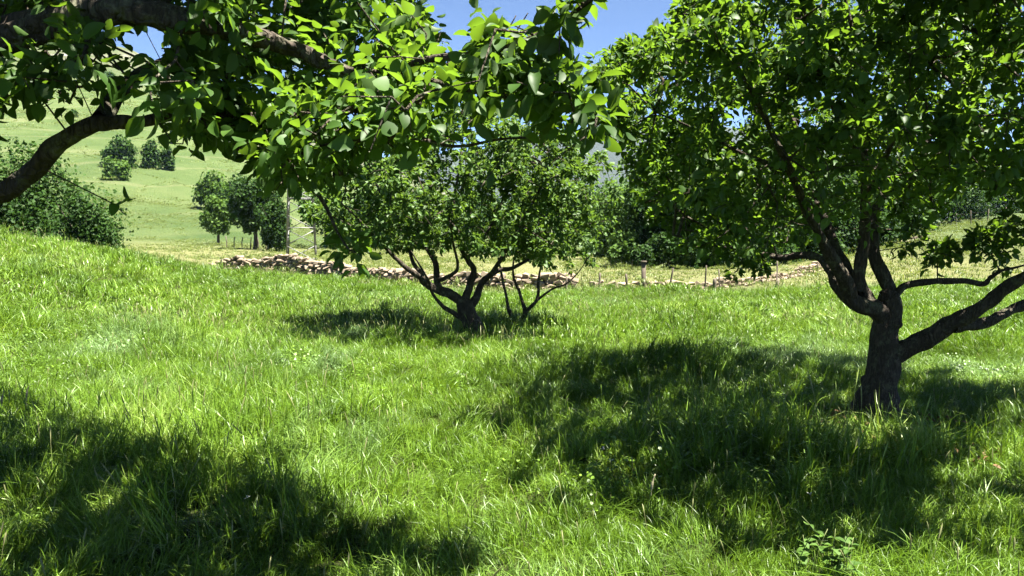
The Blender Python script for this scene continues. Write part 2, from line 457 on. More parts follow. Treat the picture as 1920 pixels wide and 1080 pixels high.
# ------------------------------------------------------------------ ground sheet
def grid_mesh(name, xs, ys, hf, mat):
    X, Y = np.meshgrid(xs, ys); Z = hf(X, Y)
    V = np.stack([X, Y, Z], -1).reshape(-1, 3)
    nx, ny = len(xs), len(ys)
    i = np.arange(ny - 1)[:, None] * nx; j = np.arange(nx - 1)[None, :]
    Q = np.stack([i + j, i + j + 1, i + j + 1 + nx, i + j + nx], -1).reshape(-1, 4)
    return mesh_from(name, V, Q, mat, smooth=True)
ys = np.unique(np.concatenate([np.linspace(-3000, -60, 12), np.linspace(-60, -4, 16), np.linspace(-4, 34, 120), 34 * np.exp(np.linspace(0, math.log(430 / 34), 190)), np.linspace(440, 3600, 24)]))
s = np.linspace(-1, 1, 300)
xs = np.sign(s) * (np.abs(s) * 22 + np.abs(s) ** 4 * 330)
xs = np.unique(np.concatenate([xs, np.linspace(-3000, -360, 14), np.linspace(360, 3000, 14)]))
g = obj('ground', grid_mesh('ground', xs, ys, H, M_GROUND)); tag(g, 'green meadow and pasture hillside', kind='structure')

# blue mountain far behind
def mountain_mat():
    m, nt, nodes, links = mat_new('mountain')
    geo = N(nodes, 'ShaderNodeNewGeometry')
    n = noise(nt, geo.outputs['Position'], 0.012, 8, 0.65)
    r = ramp(nodes, [(0.35, (0.0061, 0.0104, 0.0078)), (0.6, (0.0122, 0.0186, 0.0117)), (0.75, (0.0264, 0.0287, 0.0287))]); links.new(n, r.inputs[0])
    bs = N(nodes, 'ShaderNodeBsdfPrincipled', i_Roughness=0.95); links.new(r.outputs[0], bs.inputs['Base Color'])
    bp = N(nodes, 'ShaderNodeBump'); bp.inputs['Strength'].default_value = 1.0; bp.inputs['Distance'].default_value = 12
    links.new(n, bp.inputs['Height']); links.new(bp.outputs[0], bs.inputs['Normal'])
    out = N(nodes, 'ShaderNodeOutputMaterial'); links.new(bs.outputs[0], out.inputs[0])
    return m
def mtn_h(X, Y):
    px = 960 + FPX * X / np.maximum(Y, 1)
    top = np.interp(px, [-3000, -1000, 500, 900, 1050, 1180, 1300, 1500, 1800, 2400, 4000], [380, 330, 320, 285, 255, 222, 232, 262, 300, 340, 380])
    peak = CAM[2] + (HOR - top) / FPX * 2000
    s_ = sstep(1250, 2000, Y) * (1 - sstep(2000, 2900, Y))
    rid = (1 - np.abs(vnoise(X, Y, 1 / 260., 11))) * 0.5 + (1 - np.abs(vnoise(X, Y, 1 / 110., 12))) * 0.25
    return peak * s_ ** 0.8 + (rid - 0.45) * 60 * s_ * (1 - 0.7 * s_) + vnoise(X, Y, 1 / 45., 13) * 5 * s_ - 6
mt = obj('mountain', grid_mesh('mountain', np.linspace(-2900, 2900, 240), np.linspace(1250, 2900, 90), mtn_h, mountain_mat()))
tag(mt, 'distant blue wooded mountain ridge', kind='structure')

# ------------------------------------------------------------------ leaves
def leaf_shape(w=0.30, fold=0.10, curl=0.16, n=0):
    """unit apple leaf along +Y, upper side +Z"""
    ys_ = [0.0, 0.16, 0.40, 0.66, 0.86, 1.0]
    ws = [0.0, 0.66, 1.0, 0.86, 0.46, 0.0]
    V = []; 
    for y, wv in zip(ys_, ws):
        z = -curl * y * y
        if wv == 0: V.append((0, y, z))
        else: V += [(-w * wv, y, z + fold * wv), (0, y, z), (w * wv, y, z + fold * wv)]
    V = np.array(V)
    T = [(0, 2, 1), (0, 3, 2)]
    Q = []
    for k in range(3):
        a = 1 + 3 * k; b = a + 3
        Q += [(a, a + 1, b + 1, b), (a + 1, a + 2, b + 2, b + 1)]
    a = 10
    T += [(a, a + 1, 13), (a + 1, a + 2, 13)]
    return V, np.array(Q), np.array(T)
LEAFV = [leaf_shape(0.30, 0.13, 0.20), leaf_shape(0.35, 0.07, 0.42), leaf_shape(0.24, 0.20, 0.08), leaf_shape(0.32, -0.05, -0.16), leaf_shape(0.27, 0.16, 0.55)]
for k, (v, q, t) in enumerate(LEAFV):
    v[:, 0] += 0.03 * np.sin(v[:, 1] * 5 + k); v[:, 2] += 0.02 * np.sin(v[:, 0] * 12 + v[:, 1] * 9 + k)

def leaf_frames(n, out_dir, up=0.8, spread=0.8):
    """length axis L and normal Nn for n leaves; out_dir (n,3)"""
    L = out_dir + rng.normal(0, spread, (n, 3)); L[:, 2] -= 0.25
    L /= np.linalg.norm(L, axis=1, keepdims=True)
    Nn = rng.normal(0, 0.55, (n, 3)) + np.array([0.1, 0.0, up])
    Nn -= L * np.sum(Nn * L, 1, keepdims=True); Nn /= np.linalg.norm(Nn, axis=1, keepdims=True) + 1e-9
    return L, Nn
def leaves_mesh(name, pos, L, Nn, size, mat):
    X = np.cross(L, Nn)
    allV = []; allQ = []; allT = []; rn = []; base = 0
    which = rng.integers(0, len(LEAFV), len(pos))
    for k, (v, q, t) in enumerate(LEAFV):
        s_ = np.where(which == k)[0]
        if not len(s_): continue
        W = pos[s_][:, None, :] + size[s_][:, None, None] * (v[None, :, 0:1] * X[s_][:, None, :] + v[None, :, 1:2] * L[s_][:, None, :] + v[None, :, 2:3] * Nn[s_][:, None, :])
        nv = len(v)
        off = (np.arange(len(s_)) * nv + base)[:, None, None]
        allV.append(W.reshape(-1, 3)); allQ.append((q[None] + off).reshape(-1, 4)); allT.append((t[None] + off).reshape(-1, 3))
        rn.append(np.repeat(rng.random(len(s_)), nv)); base += nv * len(s_)
    return mesh_from(name, np.concatenate(allV), [np.concatenate(allQ), np.concatenate(allT)], mat, True, {'rnd': np.concatenate(rn)})
LEAF_ME = {}
def single_leaf_meshes(mat):
    if mat.name not in LEAF_ME:
        LEAF_ME[mat.name] = [mesh_from('leaf', v, [q, t], mat, True) for v, q, t in LEAFV]
    return LEAF_ME[mat.name]

# ------------------------------------------------------------------ apple trees
def grow(limb_pts, attract, bias=0.35, step=0.16, jit=0.03):
    """join every attractor to the nearest wood; returns node positions and parents"""
    pos = list(limb_pts); par = [-1] * len(pos); plen = [0.0] * len(pos)
    cap_ = len(pos) + len(attract) * 14
    PA = np.zeros((cap_, 3)); PA[:len(pos)] = pos; PL = np.zeros(cap_); n = len(pos)
    PR = np.full(cap_, -1)
    base = np.array(limb_pts)
    d0 = np.array([np.min(np.linalg.norm(base - a, axis=1)) for a in attract])
    tips = []
    for a in attract[np.argsort(d0)]:
        dd = np.linalg.norm(PA[:n] - a, axis=1)
        j = int(np.argmin(dd + bias * PL[:n])); L = dd[j]
        k = max(1, min(12, int(L / step)))
        p0 = PA[j].copy(); last = j
        perp = rng.normal(0, 1, 3) * 0.10 * L; perp[2] = abs(perp[2]) * 0.9 + 0.05 * L
        for i in range(1, k + 1):
            t = i / k
            q = p0 + (a - p0) * t + perp * math.sin(math.pi * t) * (1 - 0.3 * t) + (rng.normal(0, jit, 3) if i < k else 0)
            PA[n] = q; PR[n] = last; PL[n] = PL[last] + L / k; last = n; n += 1
        tips.append(last)
    return PA[:n], PR[:n], np.array(tips)

def frustums(name, PA, PR, rad, mat, k=5):
    e = np.where(PR >= 0)[0]
    a = PA[PR[e]]; b = PA[e]
    ra = np.minimum(rad[PR[e]], rad[e] * 1.5); rb = rad[e]
    t, u, v = frame_of(b - a)
    a = a - t * (ra * 0.4)[:, None]
    ang = np.linspace(0, 2 * math.pi, k, endpoint=False)
    ring = np.cos(ang)[None, :, None] * u[:, None, :] + np.sin(ang)[None, :, None] * v[:, None, :]
    V = np.concatenate([a[:, None, :] + ring * ra[:, None, None], b[:, None, :] + ring * rb[:, None, None]], 1)
    off = (np.arange(len(e)) * 2 * k)[:, None, None]
    j = np.arange(k); j2 = (j + 1) % k
    q = np.stack([j, j2, j2 + k, j + k], -1)[None] + off
    return mesh_from(name, V.reshape(-1, 3), q.reshape(-1, 4), mat, True)

def inpoly(x, y, poly):
    poly = np.asarray(poly, float); c = np.zeros(len(x), bool); j = len(poly) - 1
    for i in range(len(poly)):
        xi, yi = poly[i]; xj, yj = poly[j]
        c ^= ((yi > y) != (yj > y)) & (x < (xj - xi) * (y - yi) / (yj - yi + 1e-12) + xi)
        j = i
    return c

def apple_tree(label, group, base, limbs, attract, leaf_n, leaf_size, mat, seed, twig_r=0.0022, singles=300, up=0.8, spur=0.11, leafless_r=0.02, leaf_ok=None, limb_k=18, spread=0.35, name='apple_tree'):
    root = empty(name, base); tag(root, label, 'tree', group)
    base = np.asarray(base)
    limb_nodes = []
    for i, (pname, pts) in enumerate(limbs):       # pts rows: x y z r
        sp = spline(pts, 7)
        path = sp[:, :3]; r = np.maximum(sp[:, 3], 0.003)
        if pname != 'trunk':
            s_ = np.linspace(0, 1, len(path))
            path = path + np.stack([vnoise(s_ * 9, np.full_like(s_, i * 3.3), 1, seed + q) for q in range(3)], -1) * r[:, None] * 0.35
        mb = MB(); tube(mb, path, r, limb_k if r[0] > 0.03 else 8, 0.24 if r[0] > 0.03 else 0.10, seed + i, ridges=0.04)
        if r[0] > 0.03:      # knots and stubs of old pruning
            for _ in range(3 if pname == 'trunk' else 2):
                q = int(rng.integers(len(path) // 5, len(path) - 2)); dr = rng.normal(0, 1, 3); dr[2] = abs(dr[2]) * 0.4; dr /= np.linalg.norm(dr)
                rr = r[q]
                tube(mb, [path[q] + dr * rr * 0.4, path[q] + dr * rr * 0.95, path[q] + dr * rr * 1.22], [rr * 0.55, rr * 0.42, rr * 0.25], 7, 0.2, q)
        obj(pname, mb.mesh(pname, M_BARK, True, base), root)
        if pname != 'trunk': limb_nodes += [tuple(p) for p, rr in zip(path[2:], r[2:])]
    PA, PR, tips = grow(limb_nodes, attract)
    cnt = np.zeros(len(PA))
    cnt[tips] = 1
    for i in range(len(PA) - 1, -1, -1):
        if PR[i] >= 0: cnt[PR[i]] += cnt[i]
    rad = twig_r * np.maximum(cnt, 1) ** 0.52
    rad = np.minimum(rad, 0.028)
    obj('twigs', frustums('twigs', PA - base, PR, rad, M_TWIG), root)['kind'] = 'stuff'
    # leaves in rosettes along the thin wood
    thin = np.where((PR >= 0) & (rad < leafless_r * 0.5))[0]
    d = PA[thin] - PA[PR[thin]]
    w = np.where(cnt[thin] <= 2, 1.0, 0.35); w /= w.sum()
    na = max(1, leaf_n // 6); an = rng.integers(0, na, leaf_n)
    pick = rng.choice(len(thin), na, p=w)[an]
    t = rng.random(na)[an][:, None]; ax0 = rng.normal(0, 1, (na, 3)); ax0[:, 2] += .5; ax0 /= np.linalg.norm(ax0, axis=1, keepdims=True)
    ln = np.linalg.norm(d, axis=1, keepdims=True) + 1e-6
    axis = (d / ln)[pick]
    out = axis * 0.4 + ax0[an] * 0.55 + rng.normal(0, 0.62, (leaf_n, 3)); out /= np.linalg.norm(out, axis=1, keepdims=True)
    pos = PA[PR[thin]][pick] + d[pick] * t + ax0[an] * (.01 + .5 * spur * rng.random((na, 1))[an]) + out * (0.015 + rng.random((leaf_n, 1)) * spur * .35)
    if leaf_ok is not None:
        k = leaf_ok(pos); pos = pos[k]; out = out[k]
    n = len(pos)
    L, Nn = leaf_frames(n, out, up, spread)
    size = leaf_size * np.clip(rng.normal(1, 0.22, n), 0.45, 1.45)
    # the leaves that show largest are parts of their own
    px, py, f = proj(pos + L * size[:, None] * 0.5)
    on = (px > 5) & (px < 1915) & (py > 5) & (py < 1075)
    face = np.abs(np.sum(Nn * (pos - CAM) / np.linalg.norm(pos - CAM, axis=1, keepdims=True), 1))
    score = np.where(on, size / f * (0.3 + face), 0)
    score = np.nan_to_num(score)
    order = np.argsort(-score)[:singles]
    order = order[score[order] > 0]
    rest = np.ones(n, bool); rest[order] = False
    seen = (px > -60) & (px < 1980) & (py > -60) & (py < 1140)
    fo = obj('foliage', leaves_mesh('foliage', pos[rest & seen] - base, L[rest & seen], Nn[rest & seen], size[rest & seen], mat), root); fo['kind'] = 'stuff'
    k = rest & ~seen
    if k.sum():
        X_ = np.cross(L[k], Nn[k]); s_ = size[k][:, None]; q = pos[k] - base
        V = np.stack([q, q + s_ * (X_ * .52 + L[k] * .45 + Nn[k] * .06), q + s_ * L[k] * 1.35, q + s_ * (-X_ * .52 + L[k] * .45 + Nn[k] * .06)], 1).reshape(-1, 3)
        o4 = np.arange(len(q))[:, None] * 4
        T4 = np.concatenate([o4 + np.array([[0, 1, 2]]), o4 + np.array([[0, 2, 3]])])
        obj('outer_foliage', mesh_from('outer_foliage', V, T4, mat, False, {'rnd': np.repeat(rng.random(len(q)), 4)}), root)['kind'] = 'stuff'
    ms = single_leaf_meshes(mat)
    for i in order:
        X = np.cross(L[i], Nn[i]); s_ = size[i]
        o = bpy.data.objects.new('leaf', ms[int(rng.integers(0, len(LEAFV)))])
        p = pos[i] - base
        o.matrix_local = Matrix(((X[0]*s_, L[i][0]*s_, Nn[i][0]*s_, p[0]), (X[1]*s_, L[i][1]*s_, Nn[i][1]*s_, p[1]), (X[2]*s_, L[i][2]*s_, Nn[i][2]*s_, p[2]), (0, 0, 0, 1)))
        link(o, root)
    return root

def PL(rows):
    """rows of (px, py, depth, radius) -> world rows"""
    return [(*P(a, b, c), r) for a, b, c, r in rows]

# ---- right-hand tree
bx, by, bz = ground_pt(1640, 790)
D = by
RB = (bx, by, bz - 0.05)
base_r = P(1640, 790, D); 
limbsR = [
 ('trunk', [(bx - 0.03, by, bz - 0.15, 0.25), (*P(1640, 768, D), 0.180), (*P(1650, 725, D), 0.135), (*P(1656, 685, D), 0.122), (*P(1660, 635, D), 0.108), (*P(1664, 596, D), 0.104), (*P(1666, 566, D), 0.090), (*P(1662, 545, D), 0.05)]),
 ('limb', PL([(1668, 590, D, .085), (1640, 578, D - .05, .074), (1614, 569, D - .1, .066), (1592, 552, D - .12, .062), (1570, 528, D - .1, .058), (1552, 500, D, .045), (1534, 482, D + .1, .034), (1504, 477, D + .2, .030), (1464, 482, D + .3, .026), (1400, 470, D + .5, .021), (1330, 458, D + .6, .015), (1262, 440, D + .7, .009)])),
 ('limb', PL([(1594, 555, D - .12, .056), (1580, 516, D - .3, .048), (1555, 482, D - .4, .042), (1535, 441, D - .5, .036), (1513, 400, D - .6, .032), (1498, 360, D - .8, .028), (1483, 322, D - .9, .026), (1461, 278, D - 1.0, .022), (1430, 215, D - 1.2, .018), (1390, 140, D - 1.3, .013), (1350, 70, D - 1.4, .008)])),
 ('limb', PL([(1610, 560, D - .05, .060), (1598, 530, D + .1, .052), (1567, 472, D + .25, .042), (1544, 411, D + .5, .036), (1511, 355, D + .7, .031), (1489, 311, D + .9, .028), (1500, 261, D + 1.0, .022), (1470, 190, D + 1.2, .017), (1420, 120, D + 1.4, .012), (1350, 60, D + 1.5, .007)])),
 ('limb', PL([(1630, 572, D, .062), (1612, 535, D + .02, .050), (1614, 494, D + .0, .045), (1620, 453, D + .0, .041), (1622, 380, D - .1, .037), (1625, 311, D - .1, .031), (1608, 233, D - .2, .025), (1590, 160, D - .3, .019), (1600, 70, D - .4, .014), (1580, -40, D - .4, .009), (1590, -150, D - .5, .005)])),
 ('limb', PL([(1668, 575, D, .070), (1662, 540, D + .08, .056), (1645, 500, D + .12, .048), (1636, 460, D + .15, .043), (1640, 400, D + .25, .038), (1660, 365, D + .3, .034), (1700, 345, D + .4, .030), (1728, 311, D + .5, .026), (1745, 256, D + .7, .021), (1800, 180, D + .9, .015), (1860, 90, D + 1.1, .010), (1900, -20, D + 1.2, .006)])),
 ('limb', PL([(1665, 572, D, .046), (1682, 548, D, .034), (1702, 538, D - .02, .030), (1740, 530, D - .05, .027), (1800, 526, D - .1, .024), (1845, 531, D - .12, .021), (1858, 520, D - .15, .016), (1880, 507, D - .2, .011), (1920, 497, D - .25, .008), (1990, 470, D - .3, .005)])),
 ('limb', PL([(1652, 685, D, .090), (1676, 664, D - .02, .082), (1708, 647, D - .05, .070), (1757, 624, D - .15, .067), (1798, 602, D - .25, .064), (1840, 578, D - .35, .054), (1880, 550, D - .45, .046), (1920, 518, D - .55, .042), (1990, 450, D - .7, .036), (2070, 340, D - .8, .028), (2120, 200, D - .9, .020), (2150, 60, D - .9, .012)])),
 ('limb', PL([(1785, 612, D - .22, .052), (1812, 610, D - .2, .048), (1847, 604, D - .2, .042), (1887, 585, D - .18, .038), (1920, 571, D - .16, .036), (2000, 530, D - .1, .030), (2100, 450, D, .024), (2200, 330, D + .1, .018), (2260, 200, D + .2, .012)])),
 ('limb', PL([(1728, 311, D + .5, .020), (1790, 330, D + .2, .017), (1850, 320, D - .1, .013), (1910, 290, D - .4, .009), (1990, 280, D - .7, .006)])),
 ('limb', PL([(1483, 322, D - .9, .018), (1400, 290, D - .9, .014), (1320, 250, D - .8, .010), (1230, 210, D - .7, .006)])),
 ('limb', PL([(1622, 380, D - .1, .024), (1660, 300, D - .7, .018), (1700, 200, D - 1.2, .013), (1760, 90, D - 1.6, .008), (1790, -20, D - 1.8, .005)])),
 ('limb', PL([(1625, 311, D - .1, .020), (1560, 200, D - .9, .015), (1520, 90, D - 1.3, .010), (1500, -40, D - 1.5, .006)])),
]
def above_frame(n, c, rad, ylim=-40):
    out = []
    while len(out) < n:
        q = rng.uniform(-1, 1, (500, 3)); q = q[np.linalg.norm(q, axis=1) < 1]
        p = np.asarray(c) + q * np.asarray(rad); px, py, f = proj(p)
        out += list(p[(py < ylim) & (px > 1350)])
    return np.array(out[:n])
polyR = [(1480, -400), (1340, -60), (1290, 0), (1255, 60), (1170, 90), (1105, 135), (1120, 200), (1165, 250), (1150, 330), (1170, 400), (1200, 440), (1260, 470), (1350, 478), (1400, 495), (1470, 465), (1560, 425), (1640, 440), (1690, 425), (1760, 395), (1840, 345), (1890, 370), (1960, 420), (2080, 430), (2250, 300), (2320, 0), (2200, -400)]
def crown_pts(poly, n, c, rad, clump=0.30, nclump=90, hollow=0.0, zlo=None):
    """clumped points inside an ellipsoid whose projection stays inside the photo outline"""
    out = []; c = np.asarray(c); rad = np.asarray(rad)
    cen = []
    while len(cen) < nclump:
        q = rng.uniform(-1, 1, (400, 3)); r2 = np.linalg.norm(q, axis=1)
        q = q[(r2 < 1) & (r2 > hollow)]
        p = c + q * rad
        px, py, f = proj(p); ok = inpoly(px, py, poly) & (p[:, 2] > 1.0)
        cen += list(p[ok])
    cen = np.array(cen[:nclump])
    while len(out) < n:
        k = rng.integers(0, nclump, 600)
        p = cen[k] + rng.normal(0, clump, (600, 3)) * np.array([1, 1, 0.75])
        px, py, f = proj(p)
        out += list(p[inpoly(px, py, poly)])
    return np.array(out[:n])
def spray_pts(rows):
    """explicit (px, py, depth, n, spread px) groups of twig ends"""
    o = []
    for px, py, d, n, s_ in rows:
        for _ in range(n): o.append(P(px + rng.normal(0, s_), py + rng.normal(0, s_ * 0.6), d + rng.normal(0, 0.1)))
    return np.array(o)
cR = P(1660, 215, D)
attR = np.concatenate([
    above_frame(190, (3.3, 4.6, 3.0), (2.3, 1.4, 0.5)),
    crown_pts(polyR, 1300, cR + np.array([0.2, 0.1, 0]), (2.9, 3.1, 1.42), 0.24, 130, 0.5),
    crown_pts(polyR, 700, cR + np.array([0.2, 0, 0]), (2.6, 2.9, 1.25), 0.45, 200),
    spray_pts([(1705, 450, D, 5, 20), (1745, 482, D - .1, 5, 18), (1775, 470, D - .1, 2, 10), (1835, 450, D - .2, 5, 14), (1865, 468, D - .2, 5, 16), (1700, 425, D, 4, 22), (1900, 420, D - .2, 3, 16),
               (1390, 498, D + .4, 3, 14), (1375, 520, D + .4, 1, 8), (1420, 500, D + .4, 2, 10), (1345, 480, D + .4, 2, 18), (1120, 150, D - .5, 6, 16), (1150, 240, D - .6, 5, 14), (1200, 100, D - .3, 6, 20), (1300, 20, D, 12, 22), (1270, 60, D - .2, 6, 20)])])
def leafR(p):
    px, py, f = proj(p)
    front = (f < RB[1] - .35) & (py > 270) & (py < 500) & (px > 1410) & (px < 1780)
    core = (np.abs(f - RB[1]) < 1.3) & (py > 330) & (py < 520) & (px > 1440) & (px < 1740)
    hole = (vnoise(px, py, 1 / 60., 62) > .35) & (py > 0) & (py < 330)
    return ~((front & (rng.random(len(px)) < .72)) | (core & (rng.random(len(px)) < .6)) | (hole & (rng.random(len(px)) < .5)))
apple_tree('large spreading apple tree nearest on the right, crooked forked trunk and long low limb', 'apple trees in the meadow', RB, limbsR, attR, 86000, 0.058, M_LEAF, 3, singles=300, leaf_ok=leafR)

# ---- centre tree
cx, cy, cz = ground_pt(892, 632)
D = cy
limbsC = [
 ('trunk', [(cx + .05, cy, cz - 0.15, 0.19), (*P(893, 622, D), 0.150), (*P(880, 596, D), 0.122), (*P(870, 574, D), 0.112), (*P(862, 560, D), 0.07)]),
 ('limb', PL([(872, 580, D, .085), (858, 560, D, .075), (838, 550, D - .1, .062), (803, 535, D - .2, .052), (782, 515, D - .3, .042), (760, 501, D - .4, .034), (736, 480, D - .6, .026), (719, 462, D - .7, .021), (680, 420, D - .9, .015), (640, 380, D - 1.1, .009)])),
 ('limb', PL([(806, 536, D - .2, .036), (788, 510, D, .030), (772, 487, D + .2, .025), (762, 450, D + .4, .020), (720, 380, D + .6, .014), (690, 300, D + .8, .008)])),
 ('limb', PL([(846, 553, D - .05, .058), (824, 538, D + .1, .048), (818, 511, D + .2, .042), (814, 488, D + .2, .036), (790, 450, D + .3, .028), (770, 400, D + .3, .020), (750, 330, D + .3, .012), (740, 270, D + .3, .007)])),
 ('limb', PL([(820, 525, D + .15, .032), (840, 520, D - .2, .028), (858, 500, D - .4, .022), (850, 460, D - .6, .016), (840, 390, D - .9, .010)])),
 ('limb', PL([(868, 570, D, .070), (880, 540, D + .1, .055), (889, 508, D + .1, .045), (878, 488, D, .040), (862, 460, D - .1, .033), (850, 400, D - .2, .024), (860, 320, D - .2, .015), (870, 240, D - .2, .008)])),
 ('limb', PL([(872, 582, D, .075), (890, 562, D + .1, .058), (901, 535, D + .2, .048), (914, 519, D + .3, .042), (936, 507, D + .4, .036), (962, 503, D + .5, .029), (1000, 480, D + .7, .021), (1050, 430, D + .8, .014), (1100, 380, D + .9, .008)])),
 ('limb', PL([(900, 538, D + .2, .038), (930, 500, D - .2, .030), (960, 450, D - .5, .023), (1000, 380, D - .8, .015), (1030, 310, D - .9, .008)])),
 ('limb', PL([(880, 604, D, .045), (852, 588, D - .1, .032), (828, 572, D - .2, .027), (810, 548, D - .3, .022), (800, 520, D - .5, .016), (770, 470, D - .8, .009)])),
 ('limb', PL([(876, 485, D, .026), (910, 440, D + .3, .020), (940, 380, D + .6, .014), (960, 290, D + .8, .008)])),
]
polyC = [(640, 250), (700, 215), (790, 200), (880, 188), (960, 200), (1020, 225), (1090, 262), (1150, 300), (1162, 360), (1155, 430), (1125, 482), (1075, 470), (1010, 492), (960, 470), (915, 488), (870, 452), (820, 474), (770, 462), (730, 494), (690, 464), (640, 478), (590, 445), (560, 400), (585, 350), (600, 300)]
cC = P(870, 350, D)
attC = np.concatenate([crown_pts(polyC, 900, cC, (2.45, 2.1, 1.45), 0.22, 100, 0.45), crown_pts(polyC, 300, cC, (2.0, 1.6, 1.0), 0.35, 50)])
apple_tree('middle apple tree with several dark curved limbs fanning from a short leaning trunk', 'apple trees in the meadow', (cx, cy, cz - .05), limbsC, attC, 38000, 0.066, M_LEAF2, 11, singles=300)

# ---- small multi-stemmed tree behind it
sx_, sy_, sz_ = ground_pt(975, 612)
D = sy_
limbsS = [
 ('stem', PL([(968, 616, D, .045), (955, 583, D, .030), (948, 549, D, .024), (942, 520, D, .020), (935, 490, D + .1, .014), (930, 450, D + .2, .008)])),
 ('stem', PL([(978, 616, D + .05, .055), (984, 583, D + .05, .038), (979, 563, D + .1, .028), (972, 542, D + .2, .024), (962, 515, D + .2, .019), (965, 480, D + .3, .013), (975, 440, D + .3, .008)])),
 ('stem', PL([(984, 586, D + .05, .034), (1003, 567, D, .030), (1009, 549, D, .025), (1010, 520, D, .020), (1020, 480, D, .014), (1040, 440, D, .008)])),
 ('stem', PL([(1007, 562, D, .022), (1037, 541, D - .1, .017), (1063, 531, D - .2, .013), (1085, 510, D - .2, .009), (1105, 480, D - .3, .005)])),
]
polyS = [(925, 500), (930, 430), (1000, 400), (1120, 430), (1135, 490), (1090, 520), (1060, 500), (1000, 500), (960, 480)]
attS = crown_pts(polyS, 130, P(1030, 465, D), (1.3, 1.0, .6), 0.2, 26)
apple_tree('small sparse apple tree with thin bare stems standing close behind the middle tree', 'apple trees in the meadow', (sx_, sy_, sz_ - .05), limbsS, attS, 2300, 0.07, M_LEAF2, 23, singles=60, limb_k=8)

# ---- foreground tree, trunk outside the picture on the left
tx, ty = -3.0, 3.1
tz = Hs(tx, ty)
limbsF = [
 ('trunk', [(tx, ty, tz - .1, .24), (tx, ty, tz + .25, .17), (tx + .05, ty, tz + .7, .15), (tx + .1, ty - .03, tz + 1.05, .14), (tx + .2, ty - .05, tz + 1.3, .09)]),
 ('limb', [(tx + .08, ty - .02, tz + .95, .10)] + PL([(-330, 420, 2.9, 0.0535), (-150, 395, 2.75, 0.0409), (0, 358, 2.6, 0.0314), (60, 318, 2.55, 0.0277), (118, 258, 2.5, 0.0258), (185, 226, 2.5, 0.0239), (260, 228, 2.55, 0.0195), (330, 212, 2.6, 0.0189), (410, 206, 2.7, .029), (500, 222, 2.75, .025), (580, 215, 2.8, .018), (680, 205, 2.8, .012), (800, 210, 2.7, .007)])),
 ('limb', [(tx + .1, ty, tz + 1.1, .11)] + PL([(-300, 200, 2.8, .085), (-140, 90, 2.6, .062), (0, 62, 2.4, .050), (90, 42, 2.35, .044), (180, 24, 2.3, .040), (260, 18, 2.3, .036), (330, 32, 2.3, .032), (400, 52, 2.35, .030), (480, 74, 2.4, .027), (560, 98, 2.45, .024), (640, 130, 2.45, .020), (705, 150, 2.45, .016), (745, 132, 2.4, .0115), (800, 112, 2.35, .0095), (900, 100, 2.3, .0085), (960, 86, 2.25, .0078), (1010, 66, 2.2, .0072), (1060, 36, 2.15, .0065), (1105, 2, 2.1, .0055), (1150, -40, 2.05, .004)])),
 ('limb', PL([(700, 148, 2.45, .013), (760, 142, 2.45, .010), (840, 160, 2.4, .0085), (920, 178, 2.35, .007), (990, 186, 2.3, .0055), (1060, 180, 2.25, .004), (1120, 215, 2.2, .0028)])),
 ('limb', PL([(410, 210, 2.7, .026), (450, 270, 2.75, .024), (500, 300, 2.8, .021), (555, 330, 2.85, .012), (600, 370, 2.85, .008), (630, 430, 2.85, .005), (655, 470, 2.85, .004)])),
 ('limb', PL([(470, 285, 2.78, .018), (560, 290, 2.7, .014), (660, 265, 2.6, .010), (760, 255, 2.5, .007), (850, 275, 2.4, .005), (930, 262, 2.35, .004), (985, 258, 2.3, .003)])),
 ('limb', PL([(260, 18, 2.3, .032), (340, -60, 2.6, .030), (450, -160, 3.1, .026), (560, -250, 3.7, .020), (650, -330, 4.4, .012)])),
 ('limb', PL([(185, 226, 2.5, .028), (260, 150, 2.9, .026), (330, 110, 3.4, .023), (400, 60, 4.1, .018), (470, 20, 4.8, .012), (520, -30, 5.4, .007)])),
 ('limb', [(tx + .1, ty, tz + 1.15, .11), (tx + .2, ty + .5, tz + 1.9, .085), (tx + .3, ty + 1.1, tz + 2.6, .07), (tx + .2, ty + 1.9, tz + 3.2, .055), (tx, ty + 2.8, tz + 3.7, .04), (tx - .3, ty + 3.6, tz + 4.0, .02)]),
 ('limb', [(tx + .0, ty, tz + 1.1, .10), (tx - .6, ty + .5, tz + 1.8, .075), (tx - 1.3, ty + 1.2, tz + 2.5, .055), (tx - 2.0, ty + 2.0, tz + 3.0, .035), (tx - 2.4, ty + 2.8, tz + 3.3, .015)]),
 ('limb', [(tx + .0, ty, tz + 1.0, .10), (tx - .5, ty - .6, tz + 1.7, .07), (tx - 1.0, ty - 1.3, tz + 2.3, .045), (tx - 1.4, ty - 2.0, tz + 2.7, .02)]),
 ('limb', [(tx + .3, ty + 1.1, tz + 2.6, .05), (tx + 1.1, ty + 1.5, tz + 3.2, .04), (tx + 2.0, ty + 1.9, tz + 3.6, .025), (tx + 2.7, ty + 2.2, tz + 3.8, .012)]),
]
polyF = [(-200, -60), (760, -60), (755, 20), (800, 90), (870, 130), (960, 110), (1040, 90), (1080, 120), (1060, 170), (1130, 170), (1150, 210), (1130, 265), (1050, 285), (960, 270), (880, 290), (800, 270), (700, 320), (640, 300), (590, 380), (520, 370), (480, 310), (430, 280), (380, 255), (300, 225), (230, 205), (240, 120), (300, 110), (290, 45), (230, 50), (200, 110), (190, 190), (120, 200), (0, 195), (-200, 300)]
